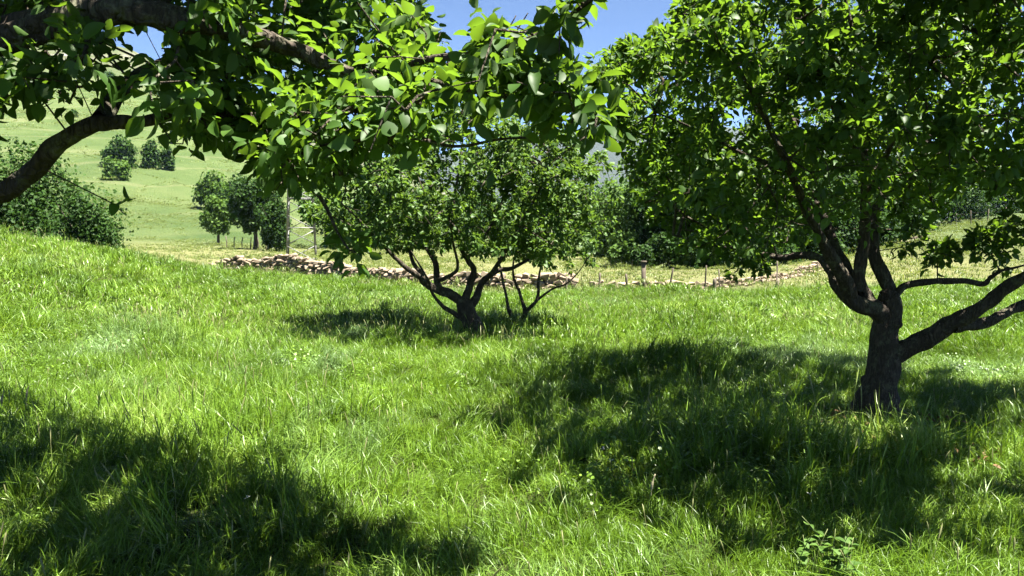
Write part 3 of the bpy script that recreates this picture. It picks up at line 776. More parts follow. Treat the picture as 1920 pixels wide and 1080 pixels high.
def pix_pts(poly, n, dlo, dhi, clump_px=26, nclump=60):
    poly = np.asarray(poly, float); lo = poly.min(0); hi = poly.max(0)
    cen = []
    while len(cen) < nclump:
        a = rng.uniform(lo, hi)
        if inpoly(np.array([a[0]]), np.array([a[1]]), poly)[0]:
            cen.append((a[0], a[1], dlo + (dhi - dlo) * rng.random() ** 1.2))
    out = []
    while len(out) < n:
        c = cen[rng.integers(nclump)]; s_ = clump_px * 3.0 / c[2]
        a = (c[0] + rng.normal(0, s_), c[1] + rng.normal(0, s_ * 0.8))
        if inpoly(np.array([a[0]]), np.array([a[1]]), poly)[0]: out.append(P(a[0], a[1], c[2] + rng.normal(0, 0.12)))
    return np.array(out)
def over_frame(n, c, rad):
    """crown above and beside the picture"""
    out = []
    while len(out) < n:
        q = rng.uniform(-1, 1, (500, 3)); q = q[np.linalg.norm(q, axis=1) < 1]
        p = np.asarray(c) + q * np.asarray(rad)
        px, py, f = proj(p)
        ok = (p[:, 2] > 1.7) & ~((p[:, 0] > -.3) & (p[:, 1] < 2.7)) & ((py < -70) | (px < -60) | np.isnan(f))
        gx = p[:, 0] - p[:, 2] * SUNV.x / SUNV.z; gy = p[:, 1] - p[:, 2] * SUNV.y / SUNV.z
        ok &= gy < 7.7 - 0.76 * (gx + 5.3)
        out += list(p[ok])
    return np.array(out[:n])
attF = np.concatenate([
    pix_pts(polyF, 300, 2.1, 3.2, 26, 70),
    pix_pts([(300, 20), (760, -40), (900, 150), (760, 280), (640, 300), (560, 360), (480, 300), (330, 220), (320, 120)], 420, 2.6, 5.2, 26, 80),
    pix_pts([(440, 200), (760, 200), (760, 300), (600, 380), (560, 420), (500, 340)], 90, 2.6, 3.4, 22, 20),
    spray_pts([(1085, 10, 2.1, 4, 14), (1010, 40, 2.2, 6, 22), (940, 40, 2.25, 7, 20), (905, 75, 2.3, 5, 16), (1020, 165, 2.3, 7, 22), (1010, 140, 2.3, 4, 12), (1090, 215, 2.2, 9, 25), (1120, 240, 2.2, 5, 15), (760, 20, 2.6, 5, 16),
               (235, 402, 2.6, 1, 6), (215, 385, 2.6, 1, 4), (660, 470, 2.85, 5, 12), (330, 270, 2.6, 4, 10), (900, 350, 2.3, 1, 6), (1045, 290, 2.25, 2, 10), (800, 240, 2.5, 6, 25), (120, 130, 2.2, 10, 30), (60, 160, 2.3, 9, 28), (40, 20, 2.4, 6, 20), (170, 100, 2.3, 6, 20)]),
    over_frame(2500, (-2.5, 3.5, 4.0), (3.9, 4.0, 1.4))])
def leafF(p):
    px, py, f = proj(p)
    off = (py < -20) | (px < -20) | np.isnan(f)
    clear = inpoly(px, py, [(785, -60), (785, 30), (850, 95), (905, 50), (985, 60), (1060, 0), (1060, -60)]) | inpoly(px, py, [(1120, -60), (1290, -60), (1290, 160), (1100, 140), (1090, 60)]) \
        | inpoly(px, py, [(235, 50), (300, 45), (325, 90), (318, 118), (245, 90)]) | inpoly(px, py, [(960, 190), (1000, 200), (1000, 225), (955, 215)])
    low = inpoly(px, py, [(0, 205), (190, 205), (300, 222), (320, 262), (400, 262), (465, 300), (500, 365), (600, 372), (670, 312), (740, 280), (860, 262), (960, 262), (1060, 268), (1130, 262), (1300, 262), (1300, 1200), (0, 1200)]) & ~inpoly(px, py, [(170, 360), (270, 360), (270, 430), (170, 430)]) & ~inpoly(px, py, [(590, 380), (720, 380), (720, 510), (590, 510)])
    thin = (~off) & (rng.random(len(px)) < np.where(px > 800, .74, .67) + np.where((px > 560) & (py > 200), .14, 0))
    thin |= (inpoly(px, py, [(100, 300), (300, 300), (300, 450), (100, 450)]) & (rng.random(len(px)) < .8)) | (inpoly(px, py, [(505, 345), (612, 345), (612, 500), (505, 500)]) & (rng.random(len(px)) < .97))
    thin |= (inpoly(px, py, [(0, 88), (170, 70), (235, 60), (330, 120), (330, 215), (200, 205), (0, 200)]) & (rng.random(len(px)) < .60))
    thin |= (inpoly(px, py, [(330, 60), (720, 60), (760, 300), (500, 330), (380, 250)]) & (vnoise(px, py, 1 / 55., 61) > .25) & (px > 600) & (rng.random(len(px)) < .6))
    return off | ~(thin | (clear & (rng.random(len(px)) < .92)) | (low & (rng.random(len(px)) < .93)))
apple_tree('overhanging apple tree whose dark limbs reach in from the left edge across the top', 'apple trees in the meadow', (tx, ty, tz - .05), limbsF, attF, 170000, 0.048, M_LEAF, 31, singles=300, twig_r=0.0016, spread=0.35, spur=0.09, leaf_ok=leafF)

# ------------------------------------------------------------------ background trees and bushes
def bush_crown(rad, n, leaf, lobes, seed, mat, flat=False):
    r_ = np.random.default_rng(seed)
    rad = np.asarray(rad, float)
    cs = r_.uniform(-1, 1, (lobes * 4, 3)); cs = cs[np.linalg.norm(cs, axis=1) < 0.95][:lobes]
    cs = cs * 0.66
    lr = r_.uniform(0.24, 0.44, len(cs))
    k = r_.integers(0, len(cs), n)
    q = r_.normal(0, 1, (n, 3)); q /= np.linalg.norm(q, axis=1, keepdims=True)
    dist = lr[k] * (1 - np.abs(r_.normal(0, 0.22, n)))
    dist *= 1 + 0.28 * vnoise(q[:, 0] * 3 + k * 7, q[:, 2] * 3 + q[:, 1] * 3, 1, seed)
    sh = r_.random(n) < .10; dist[sh] *= r_.uniform(1.05, 1.45, sh.sum())
    p = cs[k] + q * dist[:, None]
    if flat: lo_ = p[:, 2] < -.5; p[lo_, 2] = -.5 + r_.uniform(-.12, .25, lo_.sum()); p[:, :2] *= 1.12
    p = p * rad
    nn = q * 0.7 + r_.normal(0, 0.6, (n, 3)) + np.array([0, 0, 0.35]); nn /= np.linalg.norm(nn, axis=1, keepdims=True)
    L = r_.normal(0, 1, (n, 3)); L -= nn * np.sum(L * nn, 1, keepdims=True); L /= np.linalg.norm(L, axis=1, keepdims=True)
    X = np.cross(L, nn); s_ = leaf * r_.uniform(0.5, 1.4, n)[:, None]
    # small bent five-sided clump of leaves
    V = np.stack([p - L * s_ * 0.5, p + X * s_ * 0.42 - L * s_ * 0.05 + nn * s_ * 0.12, p + L * s_ * 0.5 + X * s_ * 0.12 - nn * s_ * 0.1, p - X * s_ * 0.42 + L * s_ * 0.1 + nn * s_ * 0.1], 1).reshape(-1, 3)
    o = np.arange(n)[:, None] * 4
    T = np.concatenate([o + np.array([[0, 1, 2]]), o + np.array([[0, 2, 3]])])
    return mesh_from('crown', V, T, mat, False, {'rnd': np.repeat(r_.random(n), 4)})
def trunk_mesh(h, r, seed, forks=4, spread=0.5):
    r_ = np.random.default_rng(seed)
    mb = MB()
    path = [(0, 0, -0.4), (0.02 * h, 0, h * 0.2), (0.0, 0.02 * h, h * 0.45), (0.03 * h, 0, h * 0.8)]
    sp = spline([(*p, rr) for p, rr in zip(path, (r * 1.4, r, r * 0.75, r * 0.3))], 4)
    tube(mb, sp[:, :3], sp[:, 3], 8, 0.15, seed)
    for k in range(forks):
        a = k / forks * 6.28 + r_.uniform(0, 1); z0 = h * r_.uniform(0.3, 0.5)
        e = np.array([math.cos(a), math.sin(a), 0]) * spread * h * 0.5
        sp = spline([(0, 0, z0, r * .55), (*(e * .45 + [0, 0, z0 + h * .15]), r * .4), (*(e + [0, 0, z0 + h * .4]), r * .12)], 4)
        tube(mb, sp[:, :3], sp[:, 3], 6, 0.1, seed + k)
    return mb.mesh('trunk', M_FARBARK, True)
def woody(name, label, group, px, depth, top, width, mat, seed, leafs=6000, leaf=0.2, bare=0.12, cat=None, ydepth=None, base_py=None, lobes=26, protos=None, dz=0.0):
    """px column, depth, top row, width in px; the crown fills from the bare trunk height to the top"""
    x = (px - 960) / FPX * depth; z = Hs(x, depth)
    topz = P(px, top, depth)[2]; h = max(topz - z, 0.6); w = width / FPX * depth
    root = empty(name, (x, depth, z)); tag(root, label, cat or ('bush' if 'bush' in name or 'shrub' in name else 'tree'), group)
    ch = h * (1 - bare); fl = bare < .01
    me = bush_crown((w / 2 * 1.1, (ydepth or w * 0.9) / 2, h * .68 if fl else ch / 2 * 1.06), leafs, leaf, lobes, seed, mat, bare < .01)
    c = obj('crown', me, root, (0, 0, h * bare + ch * (0.5 if not fl else 0.33)))
    obj('trunk', trunk_mesh(h * 0.9, max(0.05, h * (0.026 if bare > .01 else 0.014)), seed), root)
    return root
HG = 'bushes scattered on the hillside pasture'
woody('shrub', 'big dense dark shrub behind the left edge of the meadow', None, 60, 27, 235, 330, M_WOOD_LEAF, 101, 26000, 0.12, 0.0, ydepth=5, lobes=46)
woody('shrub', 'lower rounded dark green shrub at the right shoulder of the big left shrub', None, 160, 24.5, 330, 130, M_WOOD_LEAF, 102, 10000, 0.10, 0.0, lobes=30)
woody('hill_bush', 'largest dark bush in the row high on the hillside', HG, 235, 118, 246, 70, M_WOOD_LEAF, 103, 2600, 0.45, 0.0)
woody('hill_bush', 'smaller bush just right of the largest hillside bush', HG, 290, 120, 256, 42, M_WOOD_LEAF, 104, 1600, 0.42, 0.0)
woody('hill_bush', 'low rounded bush with a dark shadowed foot, lowest of the upper hillside group', HG, 224, 108, 284, 54, M_PALE_LEAF, 105, 2000, 0.4, 0.0)
woody('hill_bush', 'small dark bush at the right end of the upper hillside row', HG, 322, 121, 262, 26, M_WOOD_LEAF, 106, 1200, 0.4, 0.0)
woody('hill_bush', 'wide bush on the slope with a black gap beneath, above the light round tree', HG, 402, 96, 314, 66, M_PALE_LEAF, 107, 2600, 0.4, 0.0)
woody('hill_bush', 'grey green bush on the slope joining the dark tree beside the pylon', HG, 452, 92, 318, 66, M_WOOD_LEAF, 108, 2800, 0.4, 0.0)
SCRUB = ['dark scrub bush high on the rocky slope beneath the upper left limb', 'scrub bush on the rocky slope just right of the first one', 'widest scrub bush among the rocks below the sky gap', 'scrub bush on the slope under the right end of the sky gap', 'tiny scrub bush where the ridge starts to drop', 'scrub bush on the ridge shoulder behind the overhanging leaves',
         'scrub bush on the rocky slope nearest the left edge', 'small bush on the middle slope behind the hanging leaves', 'small bush on the open pasture above the curved limb', 'single tiny bush on the pasture between the two bush rows']
for i_, (px_, d_, t_, w_) in enumerate([(120, 240, 118, 26), (165, 235, 124, 20), (210, 238, 128, 30), (262, 232, 150, 24), (300, 225, 168, 18), (340, 215, 178, 26), (60, 225, 130, 22), (390, 180, 215, 18), (150, 170, 205, 16), (330, 150, 232, 14)]):
    woody('hill_bush', SCRUB[i_], 'scrub bushes high on the hillside', px_, d_, t_, w_, M_WOOD_LEAF, 600 + i_, 900, 0.6, 0.0)
woody('round_tree', 'small light green egg-shaped tree at the foot of the hill', None, 409, 66, 362, 64, M_PALE_LEAF, 109, 4500, 0.22, 0.10)
woody('broad_tree', 'broad dark tree with hanging branches left of the pylon', None, 478, 60, 330, 105, M_WOOD_LEAF, 110, 9000, 0.24, 0.18)
woody('ivy_tree', 'narrow tree with a thick ivy covered trunk touching the pylon on its left', None, 520, 57, 345, 48, M_WOOD_LEAF, 111, 6000, 0.2, 0.0, lobes=30)
woody('broad_tree', 'sunlit yellowish tree directly behind the pylon', None, 610, 66, 330, 130, M_PALE_LEAF, 112, 8000, 0.24, 0.10)
woody('broad_tree', 'dark tree between the pylon and the middle apple tree', None, 700, 68, 320, 120, M_WOOD_LEAF, 113, 7000, 0.26, 0.05)
WG = 'trees at the edge of the dark wood behind the fence'
wood = [ # px depth top width label
 (1160, 50, 310, 120, 'pale green tree at the left end of the dark wood', M_PALE_LEAF, 0.08),
 (1235, 37, 272, 150, 'tall dark tree above the square fence post', M_WOOD_LEAF, 0.04),
 (1310, 36, 250, 170, 'dark wood tree with black shade at its foot, right of the square post', M_WOOD_LEAF, 0.05),
 (1390, 38, 262, 170, 'dark wood tree behind the hanging twigs of the right apple tree', M_WOOD_LEAF, 0.04),
 (1470, 40, 250, 170, 'dark wood tree left of the forked apple limbs', M_WOOD_LEAF, 0.04),
 (1550, 44, 255, 170, 'dark wood tree behind the forked apple limbs', M_WOOD_LEAF, 0.05),
 (1630, 50, 262, 160, 'dark wood tree behind the upright apple limbs', M_WOOD_LEAF, 0.05),
 (1705, 58, 262, 150, 'dark wood tree where the wood meets the rising field', M_WOOD_LEAF, 0.06),
 (1780, 72, 262, 150, 'dark tree near the right end of the wood, at the field edge', M_WOOD_LEAF, 0.05),
 (1865, 92, 285, 120, 'last dark tree of the wood, furthest right beyond the field', M_WOOD_LEAF, 0.05)]
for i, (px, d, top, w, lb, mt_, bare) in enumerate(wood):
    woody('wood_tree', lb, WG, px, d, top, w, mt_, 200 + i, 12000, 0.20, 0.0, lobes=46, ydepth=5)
for i, (px, d, top, w) in enumerate([(1210, 66, 300, 130), (1340, 64, 285, 140), (1490, 68, 285, 150), (1650, 78, 290, 150), (800, 75, 345, 150), (900, 80, 350, 150), (1010, 78, 340, 150), (1100, 72, 330, 130)]):
    lb = ['tree in the second row of the wood behind the square post', 'tree in the second row of the wood behind the hanging twigs', 'tree in the second row of the wood left of the forked limbs', 'tree in the second row of the wood behind the right apple trunk',
          'dark tree behind the left half of the middle apple crown', 'dark tree behind the trunk line of the middle apple tree', 'dark tree behind the right half of the middle apple crown', 'dark tree glimpsed between the middle and right apple trees'][i]
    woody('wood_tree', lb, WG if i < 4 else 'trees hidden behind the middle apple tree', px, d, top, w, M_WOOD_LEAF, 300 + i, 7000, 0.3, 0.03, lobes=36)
woody('bush', 'sunlit bush on the grassy bank left of the dark wood', None, 1172, 36, 425, 70, M_PALE_LEAF, 401, 5000, 0.16, 0.0)
woody('bush', 'bush leaning down the bank just left of the square post', None, 1203, 34, 450, 44, M_WOOD_LEAF, 402, 3500, 0.15, 0.0)
woody('bush', 'dark undergrowth bush at the foot of the wood below its second tree', None, 1265, 34.5, 430, 100, M_WOOD_LEAF, 403, 5000, 0.18, 0.0)
woody('bush', 'dark undergrowth bush at the foot of the wood behind the hanging twigs', None, 1345, 35, 430, 100, M_WOOD_LEAF, 404, 5000, 0.18, 0.0)
woody('bush', 'dark undergrowth bush at the foot of the wood left of the forked limbs', None, 1435, 37, 428, 110, M_WOOD_LEAF, 405, 5000, 0.18, 0.0)
woody('bush', 'dark undergrowth bush at the foot of the wood behind the forked limbs', None, 1530, 41, 415, 120, M_WOOD_LEAF, 406, 5000, 0.18, 0.0)
woody('bush', 'dark undergrowth bush where the wood edge climbs the field', None, 1640, 47, 395, 120, M_WOOD_LEAF, 407, 5000, 0.18, 0.0)

# ------------------------------------------------------------------ stone walls
def stone_meshes(n, mat, seed):
    import bmesh
    out = []
    r_ = np.random.default_rng(seed)
    for _ in range(n):
        bm = bmesh.new()
        for _k in range(17):
            q = r_.uniform(-1, 1, 3); q = q / max(np.abs(q).max(), 1e-3) * np.array([0.5, 0.5, 0.5]) * r_.uniform(0.78, 1.0)
            bm.verts.new(q)
        res = bmesh.ops.convex_hull(bm, input=bm.verts)
        bmesh.ops.delete(bm, geom=[g_ for g_ in res['geom_interior'] if isinstance(g_, bmesh.types.BMVert)], context='VERTS')
        me = bpy.data.meshes.new('stone'); bm.to_mesh(me); bm.free(); me.materials.append(mat)
        out.append(me)
    return out
STONES = stone_meshes(14, M_STONE, 5)
def stone_wall(label, line, hgt, size, limit=300, seed=0, rows_deep=2, name='stone_wall', jit=1.0):
    """line: (x, y) points along the wall foot; hgt(t) its height"""
    r_ = np.random.default_rng(seed)
    sp = spline(line, 12); seg = np.concatenate([[0], np.cumsum(np.linalg.norm(np.diff(sp[:, :2], axis=0), axis=1))]); tot = seg[-1]
    mid = sp[len(sp) // 2]
    base = np.array([mid[0], mid[1], Hs(mid[0], mid[1])])
    root = empty(name, base); tag(root, label, 'wall')
    items = []
    s_ = 0
    for deep in range(rows_deep):
        z = 0; row = 0
        while True:
            s_ = r_.uniform(0, size * 0.5); any_ = False
            while s_ < tot:
                w = size * r_.uniform(0.55, 1.6); hh = size * r_.uniform(0.34, 0.62)
                t = s_ / tot
                top = hgt(t) * (1 + 0.25 * vnoise(s_ * 0.9, 1.0, 1, seed))
                if z < top - 0.02:
                    x = np.interp(s_ + w / 2, seg, sp[:, 0]); y = np.interp(s_ + w / 2, seg, sp[:, 1])
                    batter = 0.12 * z
                    y += deep * size * 0.75 + batter * (1 if deep == 0 else -1) + r_.normal(0, 0.03) * jit
                    items.append((x, y, Hs(x, y) + z + hh * 0.42 + r_.normal(0, 0.012) * jit, w, size * r_.uniform(0.6, 1.0), hh * 1.12, r_.normal(0, 0.22) * jit, r_.normal(0, 0.13) * jit, r_.uniform(-.25, .25) * jit, deep))
                    any_ = True
                s_ += w * 0.93
            z += size * 0.42; row += 1
            if not any_ or row > 12: break
    # tumbled stones at the foot and on the crest
    for _ in range(int(tot / size * 0.4)):
        s_ = r_.uniform(0, tot); x = np.interp(s_, seg, sp[:, 0]); y = np.interp(s_, seg, sp[:, 1]) - r_.uniform(0.1, 0.45)
        w = size * r_.uniform(0.4, 1.0)
        items.append((x, y, Hs(x, y) + w * 0.15, w, w * .8, w * .6, r_.normal(0, .4), r_.normal(0, .4), r_.uniform(-3, 3), 0))
    items.sort(key=lambda i: (i[9], i[1]))
    rest = MB()
    for k, it in enumerate(items):
        M = Matrix.Translation(Vector((it[0] - base[0], it[1] - base[1], it[2] - base[2]))) @ Matrix.Rotation(it[8], 4, 'Z') @ Matrix.Rotation(it[6], 4, 'Y') @ Matrix.Rotation(it[7], 4, 'X') @ Matrix.Diagonal((it[3], it[4], it[5], 1))
        me = STONES[int(r_.integers(len(STONES)))]
        if k < limit:
            o = bpy.data.objects.new('stone', me); o.matrix_local = M; link(o, root)
        else:
            vs = [M @ v.co for v in me.vertices]
            rest.add(vs, None, [tuple(p.vertices) for p in me.polygons])
    if rest.n: obj('stone_fill', rest.mesh('stone_fill', M_STONE), root)['kind'] = 'stuff'
    return root
def gp(px, d): return ((px - 960) / FPX * d, d)
stone_wall('long tumbledown dry stone wall of pale stones crossing behind the meadow on the left', [gp(385, 28.8), gp(480, 28), gp(600, 26.8), gp(760, 23.6), gp(900, 21.6), gp(1075, 21.4)],
           lambda t: float(np.interp(t, [0, .06, .2, .4, .5, .7, 1], [.25, .56, .66, .5, .32, .36, .32])) , 0.235, 300, 8)
stone_wall('low line of scattered wall stones running behind the wire fence on the right', [gp(1100, 21.6), gp(1200, 21.6), gp(1300, 21.8), gp(1400, 23.0), gp(1480, 26), gp(1545, 29)],
           lambda t: float(np.interp(t, [0, .3, .55, .7, .9, 1], [.16, .2, .14, .2, .34, .3])), 0.22, 200, 9, 1)
stone_wall('short heap of pale stones in the field to the right of the upright apple limbs', [gp(1655, 47), gp(1740, 45)], lambda t: 0.18, 0.36, 40, 10, 1, name='stone_heap')

# ------------------------------------------------------------------ wire fence and posts
def fence():
    root_x, root_y = gp(1207, 20.4)
    base = np.array([root_x, root_y, Hs(root_x, root_y)])
    root = empty('wire_fence', base); tag(root, 'sagging wire mesh fence on crooked wooden posts beyond the meadow', 'fence')
    tops = []
    spec = [ # px_foot, px_top, top row, depth, radius, label
     (1063, 1062, 520, 20.6, .028, None), (1125, 1124, 512, 20.6, .030, None), (1175, 1174, 514, 20.5, .034, 'thicker dark round post'), (1207, 1207, 492, 20.4, .075, 'tall square post, the thickest'),
     (1250, 1262, 503, 20.6, .026, 'thin leaning post'), (1322, 1325, 498, 20.9, .022, None), (1336, 1341, 523, 20.2, .05, 'short stout leaning post'), (1352, 1348, 505, 21, .02, 'thin stick leaning left'),
     (1452, 1458, 526, 20.2, .05, 'short stump with a knobbly head'), (1457, 1457, 490, 23, .022, None), (1534, 1534, 495, 26, .03, None)]
    for pf, pt, tr, d, r, lb in spec:
        x0 = (pf - 960) / FPX * d; z0 = Hs(x0, d) - 0.3
        tp = P(pt, tr, d)
        mb = MB()
        if r > .07:
            box(mb, (x0, d, z0), tp, 0.10, 0.10); box(mb, tp - [0, 0, 0.01], tp + [0, 0, 0.04], 0.135, 0.135)
        else:
            n = 7; t = np.linspace(0, 1, n)[:, None]
            path = np.array([x0, d, z0]) * (1 - t) + tp * t + np.stack([vnoise(t[:, 0] * 3, pf * np.ones(n), 1, 5) * r * 0.8] * 2 + [0 * t[:, 0]], -1)
            tube(mb, path, np.full(n, r) * (1.05 - 0.15 * t[:, 0]), 8, 0.12, pf)
        o = obj('post', mb.mesh('post', M_POST, False, base), root)
        if lb: o['label'] = lb
        tops.append((x0, d, Hs(x0, d), tp))
    # strands and upright mesh wires
    mb = MB(); lo = [t for t in tops if abs(t[3][2] - t[2]) > 0.3]
    lo = sorted(lo, key=lambda t: t[0])
    for fz in (0.22, 0.38, 0.54, 0.70, 0.86):
        for a, b in zip(lo[:-1], lo[1:]):
            hA, hB = (min(a[3][2] - a[2], 1.0), min(b[3][2] - b[2], 1.0))
            p0 = np.array([a[0] + (a[3][0] - a[0]) * fz, a[1], a[2] + hA * fz]); p1 = np.array([b[0] + (b[3][0] - b[0]) * fz, b[1], b[2] + hB * fz])
            m = (p0 + p1) / 2 - [0, 0, 0.02]
            tube(mb, [p0, m, p1], [0.0022] * 3, 4, cap=False)
    for a, b in zip(lo[:4], lo[1:4]):
        n = int(abs(b[0] - a[0]) / 0.12)
        for k in range(1, n):
            t = k / n; x = a[0] + (b[0] - a[0]) * t; y = a[1] + (b[1] - a[1]) * t; z = a[2] + (b[2] - a[2]) * t
            tube(mb, [(x, y, z + .12), (x, y, z + .8)], [0.0018] * 2, 4, cap=False)
    obj('wire', mb.mesh('wire', M_WIRE, False, base), root)
fence()
def far_fence(label, pts, n, hgt, r, mat):
    x0, y0 = pts[0]; base = np.array([x0, y0, Hs(x0, y0)])
    root = empty('pasture_fence', base); tag(root, label, 'fence')
    pr = None; mbw = MB()
    for k in range(n):
        t = k / (n - 1); x = pts[0][0] * (1 - t) + pts[1][0] * t; y = pts[0][1] * (1 - t) + pts[1][1] * t; z = Hs(x, y)
        mb = MB(); tube(mb, [(x, y, z - .2), (x + rng.normal(0, .03), y, z + hgt * .5), (x + rng.normal(0, .06), y, z + hgt * rng.uniform(.9, 1.1))], [r, r, r * .9], 6, .1, k)
        obj('post', mb.mesh('post', mat, False, base), root)
        if pr is not None:
            for fz in (.5, .9): tube(mbw, [(pr[0], pr[1], pr[2] + hgt * fz), ((pr[0] + x) / 2, (pr[1] + y) / 2, (pr[2] + z) / 2 + hgt * fz - .03), (x, y, z + hgt * fz)], [.004] * 3, 4, cap=False)
        pr = (x, y, z)
    obj('wire', mbw.mesh('wire', M_WIRE, False, base), root)
far_fence('row of thin pale stakes at the foot of the hill, left of the dark tree', [gp(425, 62), gp(500, 61)], 6, .9, .04, M_POST)
far_fence('thin post and wire fence climbing the right-hand field', [gp(1790, 64), gp(2000, 50)], 7, 1.1, .035, M_POST)

# ------------------------------------------------------------------ steel lattice pylon
def pylon():
    px_, d = 566, 43.0
    x = (px_ - 960) / FPX * d; z = Hs(x, d)
    root = empty('electricity_pylon', (x, d, z)); tag(root, 'grey steel lattice electricity pylon standing behind the stone wall', 'pylon')
    hw, Ht, tw_ = 0.74, 13.5, 0.30
    a = math.radians(12)
    def c(k, h):
        w = hw + (tw_ - hw) * h / Ht; an = a + math.pi / 4 + k * math.pi / 2
        return np.array([math.cos(an) * w * 1.414, math.sin(an) * w * 1.414, h])
    for k in range(4):
        mb = MB(); box(mb, c(k, -.3), c(k, Ht), .065); obj('leg', mb.mesh('leg', M_STEEL), root)
    lv = [0]; 
    while lv[-1] < Ht - .6: lv.append(lv[-1] + (hw + (tw_ - hw) * lv[-1] / Ht) * 1.15)
    lv = [min(v, Ht) for v in lv]
    for i in range(len(lv) - 1):
        for k in range(4):
            k2 = (k + 1) % 4
            p0, p1 = (c(k, lv[i] + .04), c(k2, lv[i + 1] - .04)) if (i + k) % 2 else (c(k2, lv[i] + .04), c(k, lv[i + 1] - .04))
            mb = MB(); box(mb, p0, p1, .042); obj('brace', mb.mesh('brace', M_STEEL), root)
            if i % 2 == 0:
                mb = MB(); box(mb, c(k, lv[i] + .1), c(k2, lv[i] + .1), .05); obj('strut', mb.mesh('strut', M_STEEL), root)
    for h_ in (Ht - .3, Ht - 1.8):
        mb = MB(); box(mb, (-1.6, 0.0, h_), (1.6, 0.0, h_), .12); obj('cross_arm', mb.mesh('cross_arm', M_STEEL), root)
        for xx in (-1.5, 1.5):
            mb = MB(); tube(mb, [(xx, 0, h_ - .06), (xx, 0, h_ - .5)], [.06, .06], 8); obj('insulator', mb.mesh('insulator', M_STEEL), root)
pylon()

# ------------------------------------------------------------------ meadow grass
def blade_patch(n, size, hmin, hmax, width, seed, lean=0.35, heads=0.0, segs=4):
    r_ = np.random.default_rng(seed)
    p = r_.uniform(-size / 2, size / 2, (n, 2))
    # tufts
    tc = r_.uniform(-size / 2, size / 2, (max(3, n // 28), 2)); k = r_.integers(0, len(tc), n)
    p = np.where(r_.random((n, 1)) < 0.55, tc[k] + r_.normal(0, size * 0.035, (n, 2)), p)
    h = r_.uniform(hmin, hmax, n) * np.where(r_.random(n) < 0.12, 1.35, 1.0)
    common = r_.normal(0, 0.25, 2)
    a = r_.uniform(0, 6.283, n); bend = np.stack([np.cos(a), np.sin(a)], -1) * np.abs(r_.normal(0.45, lean, (n, 1))) + common
    curl = r_.normal(0, .30, n)
    fa = a + r_.normal(1.57, 0.6, n)
    side = np.stack([np.cos(fa), np.sin(fa), np.zeros(n)], -1)
    w = width * r_.uniform(0.55, 1.5, n)
    V = []; 
    for s_ in range(segs + 1):
        t = s_ / segs
        ca = curl * t * 2.2
        bx_ = bend[:, 0] * np.cos(ca) - bend[:, 1] * np.sin(ca); by_ = bend[:, 0] * np.sin(ca) + bend[:, 1] * np.cos(ca)
        off = np.stack([bx_, by_], -1) * (h * t ** 1.7)[:, None] * 0.95
        z = h * (t - 0.42 * t ** 3 * np.clip(np.linalg.norm(bend, axis=1), 0, 1.5))
        c = np.concatenate([p + off, z[:, None]], 1)
        if s_ < segs:
            ww = (w * (1 - 0.75 * t ** 1.6) / 2)[:, None]
            V += [c - side * ww, c + side * ww]
        else: V.append(c)
    V = np.stack(V, 1)      # n, 2*segs+1, 3
    nv = V.shape[1]; o = (np.arange(n) * nv)[:, None, None]
    q = np.array([[2 * i, 2 * i + 1, 2 * i + 3, 2 * i + 2] for i in range(segs - 1)])[None] + o
    t_ = np.array([[2 * segs - 2, 2 * segs - 1, 2 * segs]])[None] + o
    rn = np.repeat(r_.random(n) * 0.95, nv)
    V = V.reshape(-1, 3); F = [q.reshape(-1, 4), t_.reshape(-1, 3)]
    if heads:      # flowering stems with seed heads
        m = int(round(n * heads)); mb = MB(); mb.n = len(V); VV = [V]; QQ = []; RR = [rn]; cnt = len(V)
        for _ in range(m):
            b = r_.uniform(-size / 2, size / 2, 2); hh = hmax * r_.uniform(1.05, 1.55); bd = r_.normal(0, .18, 2)
            pts = np.array([[b[0] + bd[0] * hh * t ** 2, b[1] + bd[1] * hh * t ** 2, hh * t] for t in (0, .4, .75, .88, .95, 1.0)])
            ra = np.array([.0012, .001, .0009, .0042, .0032, .0006])
            tmp = MB(); tube(tmp, pts, ra, 4, cap=False)
            VV.append(tmp.v[0]); QQ.append(tmp.q[0] + cnt); RR.append(np.full(len(tmp.v[0]), r_.uniform(.93, 1.0))); cnt += len(tmp.v[0])
        V = np.concatenate(VV); F = [np.concatenate([F[0]] + QQ), F[1]]; rn = np.concatenate(RR)
    return mesh_from('grass_patch', V, F, M_GRASS, True, {'rnd': rn})

def scatter_nodes(name, coll):
    ng = bpy.data.node_groups.new(name, 'GeometryNodeTree')
    ng.interface.new_socket('Geometry', in_out='INPUT', socket_type='NodeSocketGeometry')
    ng.interface.new_socket('Geometry', in_out='OUTPUT', socket_type='NodeSocketGeometry')
    gi = ng.nodes.new('NodeGroupInput'); go = ng.nodes.new('NodeGroupOutput')
    ci = ng.nodes.new('GeometryNodeCollectionInfo'); ci.inputs['Collection'].default_value = coll
    ci.inputs['Separate Children'].default_value = True; ci.inputs['Reset Children'].default_value = True
    ip = ng.nodes.new('GeometryNodeInstanceOnPoints'); ip.inputs['Pick Instance'].default_value = True
    def na(nm, ty):
        n = ng.nodes.new('GeometryNodeInputNamedAttribute'); n.data_type = ty; n.inputs['Name'].default_value = nm
        return [o for o in n.outputs if o.enabled and o.name == 'Attribute'][0]
    L = ng.links.new
    L(gi.outputs[0], ip.inputs['Points']); L(ci.outputs[0], ip.inputs['Instance'])
    L(na('idx', 'INT'), ip.inputs['Instance Index'])
    L(na('rot', 'FLOAT_VECTOR'), ip.inputs['Rotation'])
    L(na('scl', 'FLOAT_VECTOR'), ip.inputs['Scale'])
    L(ip.outputs[0], go.inputs[0])
    return ng
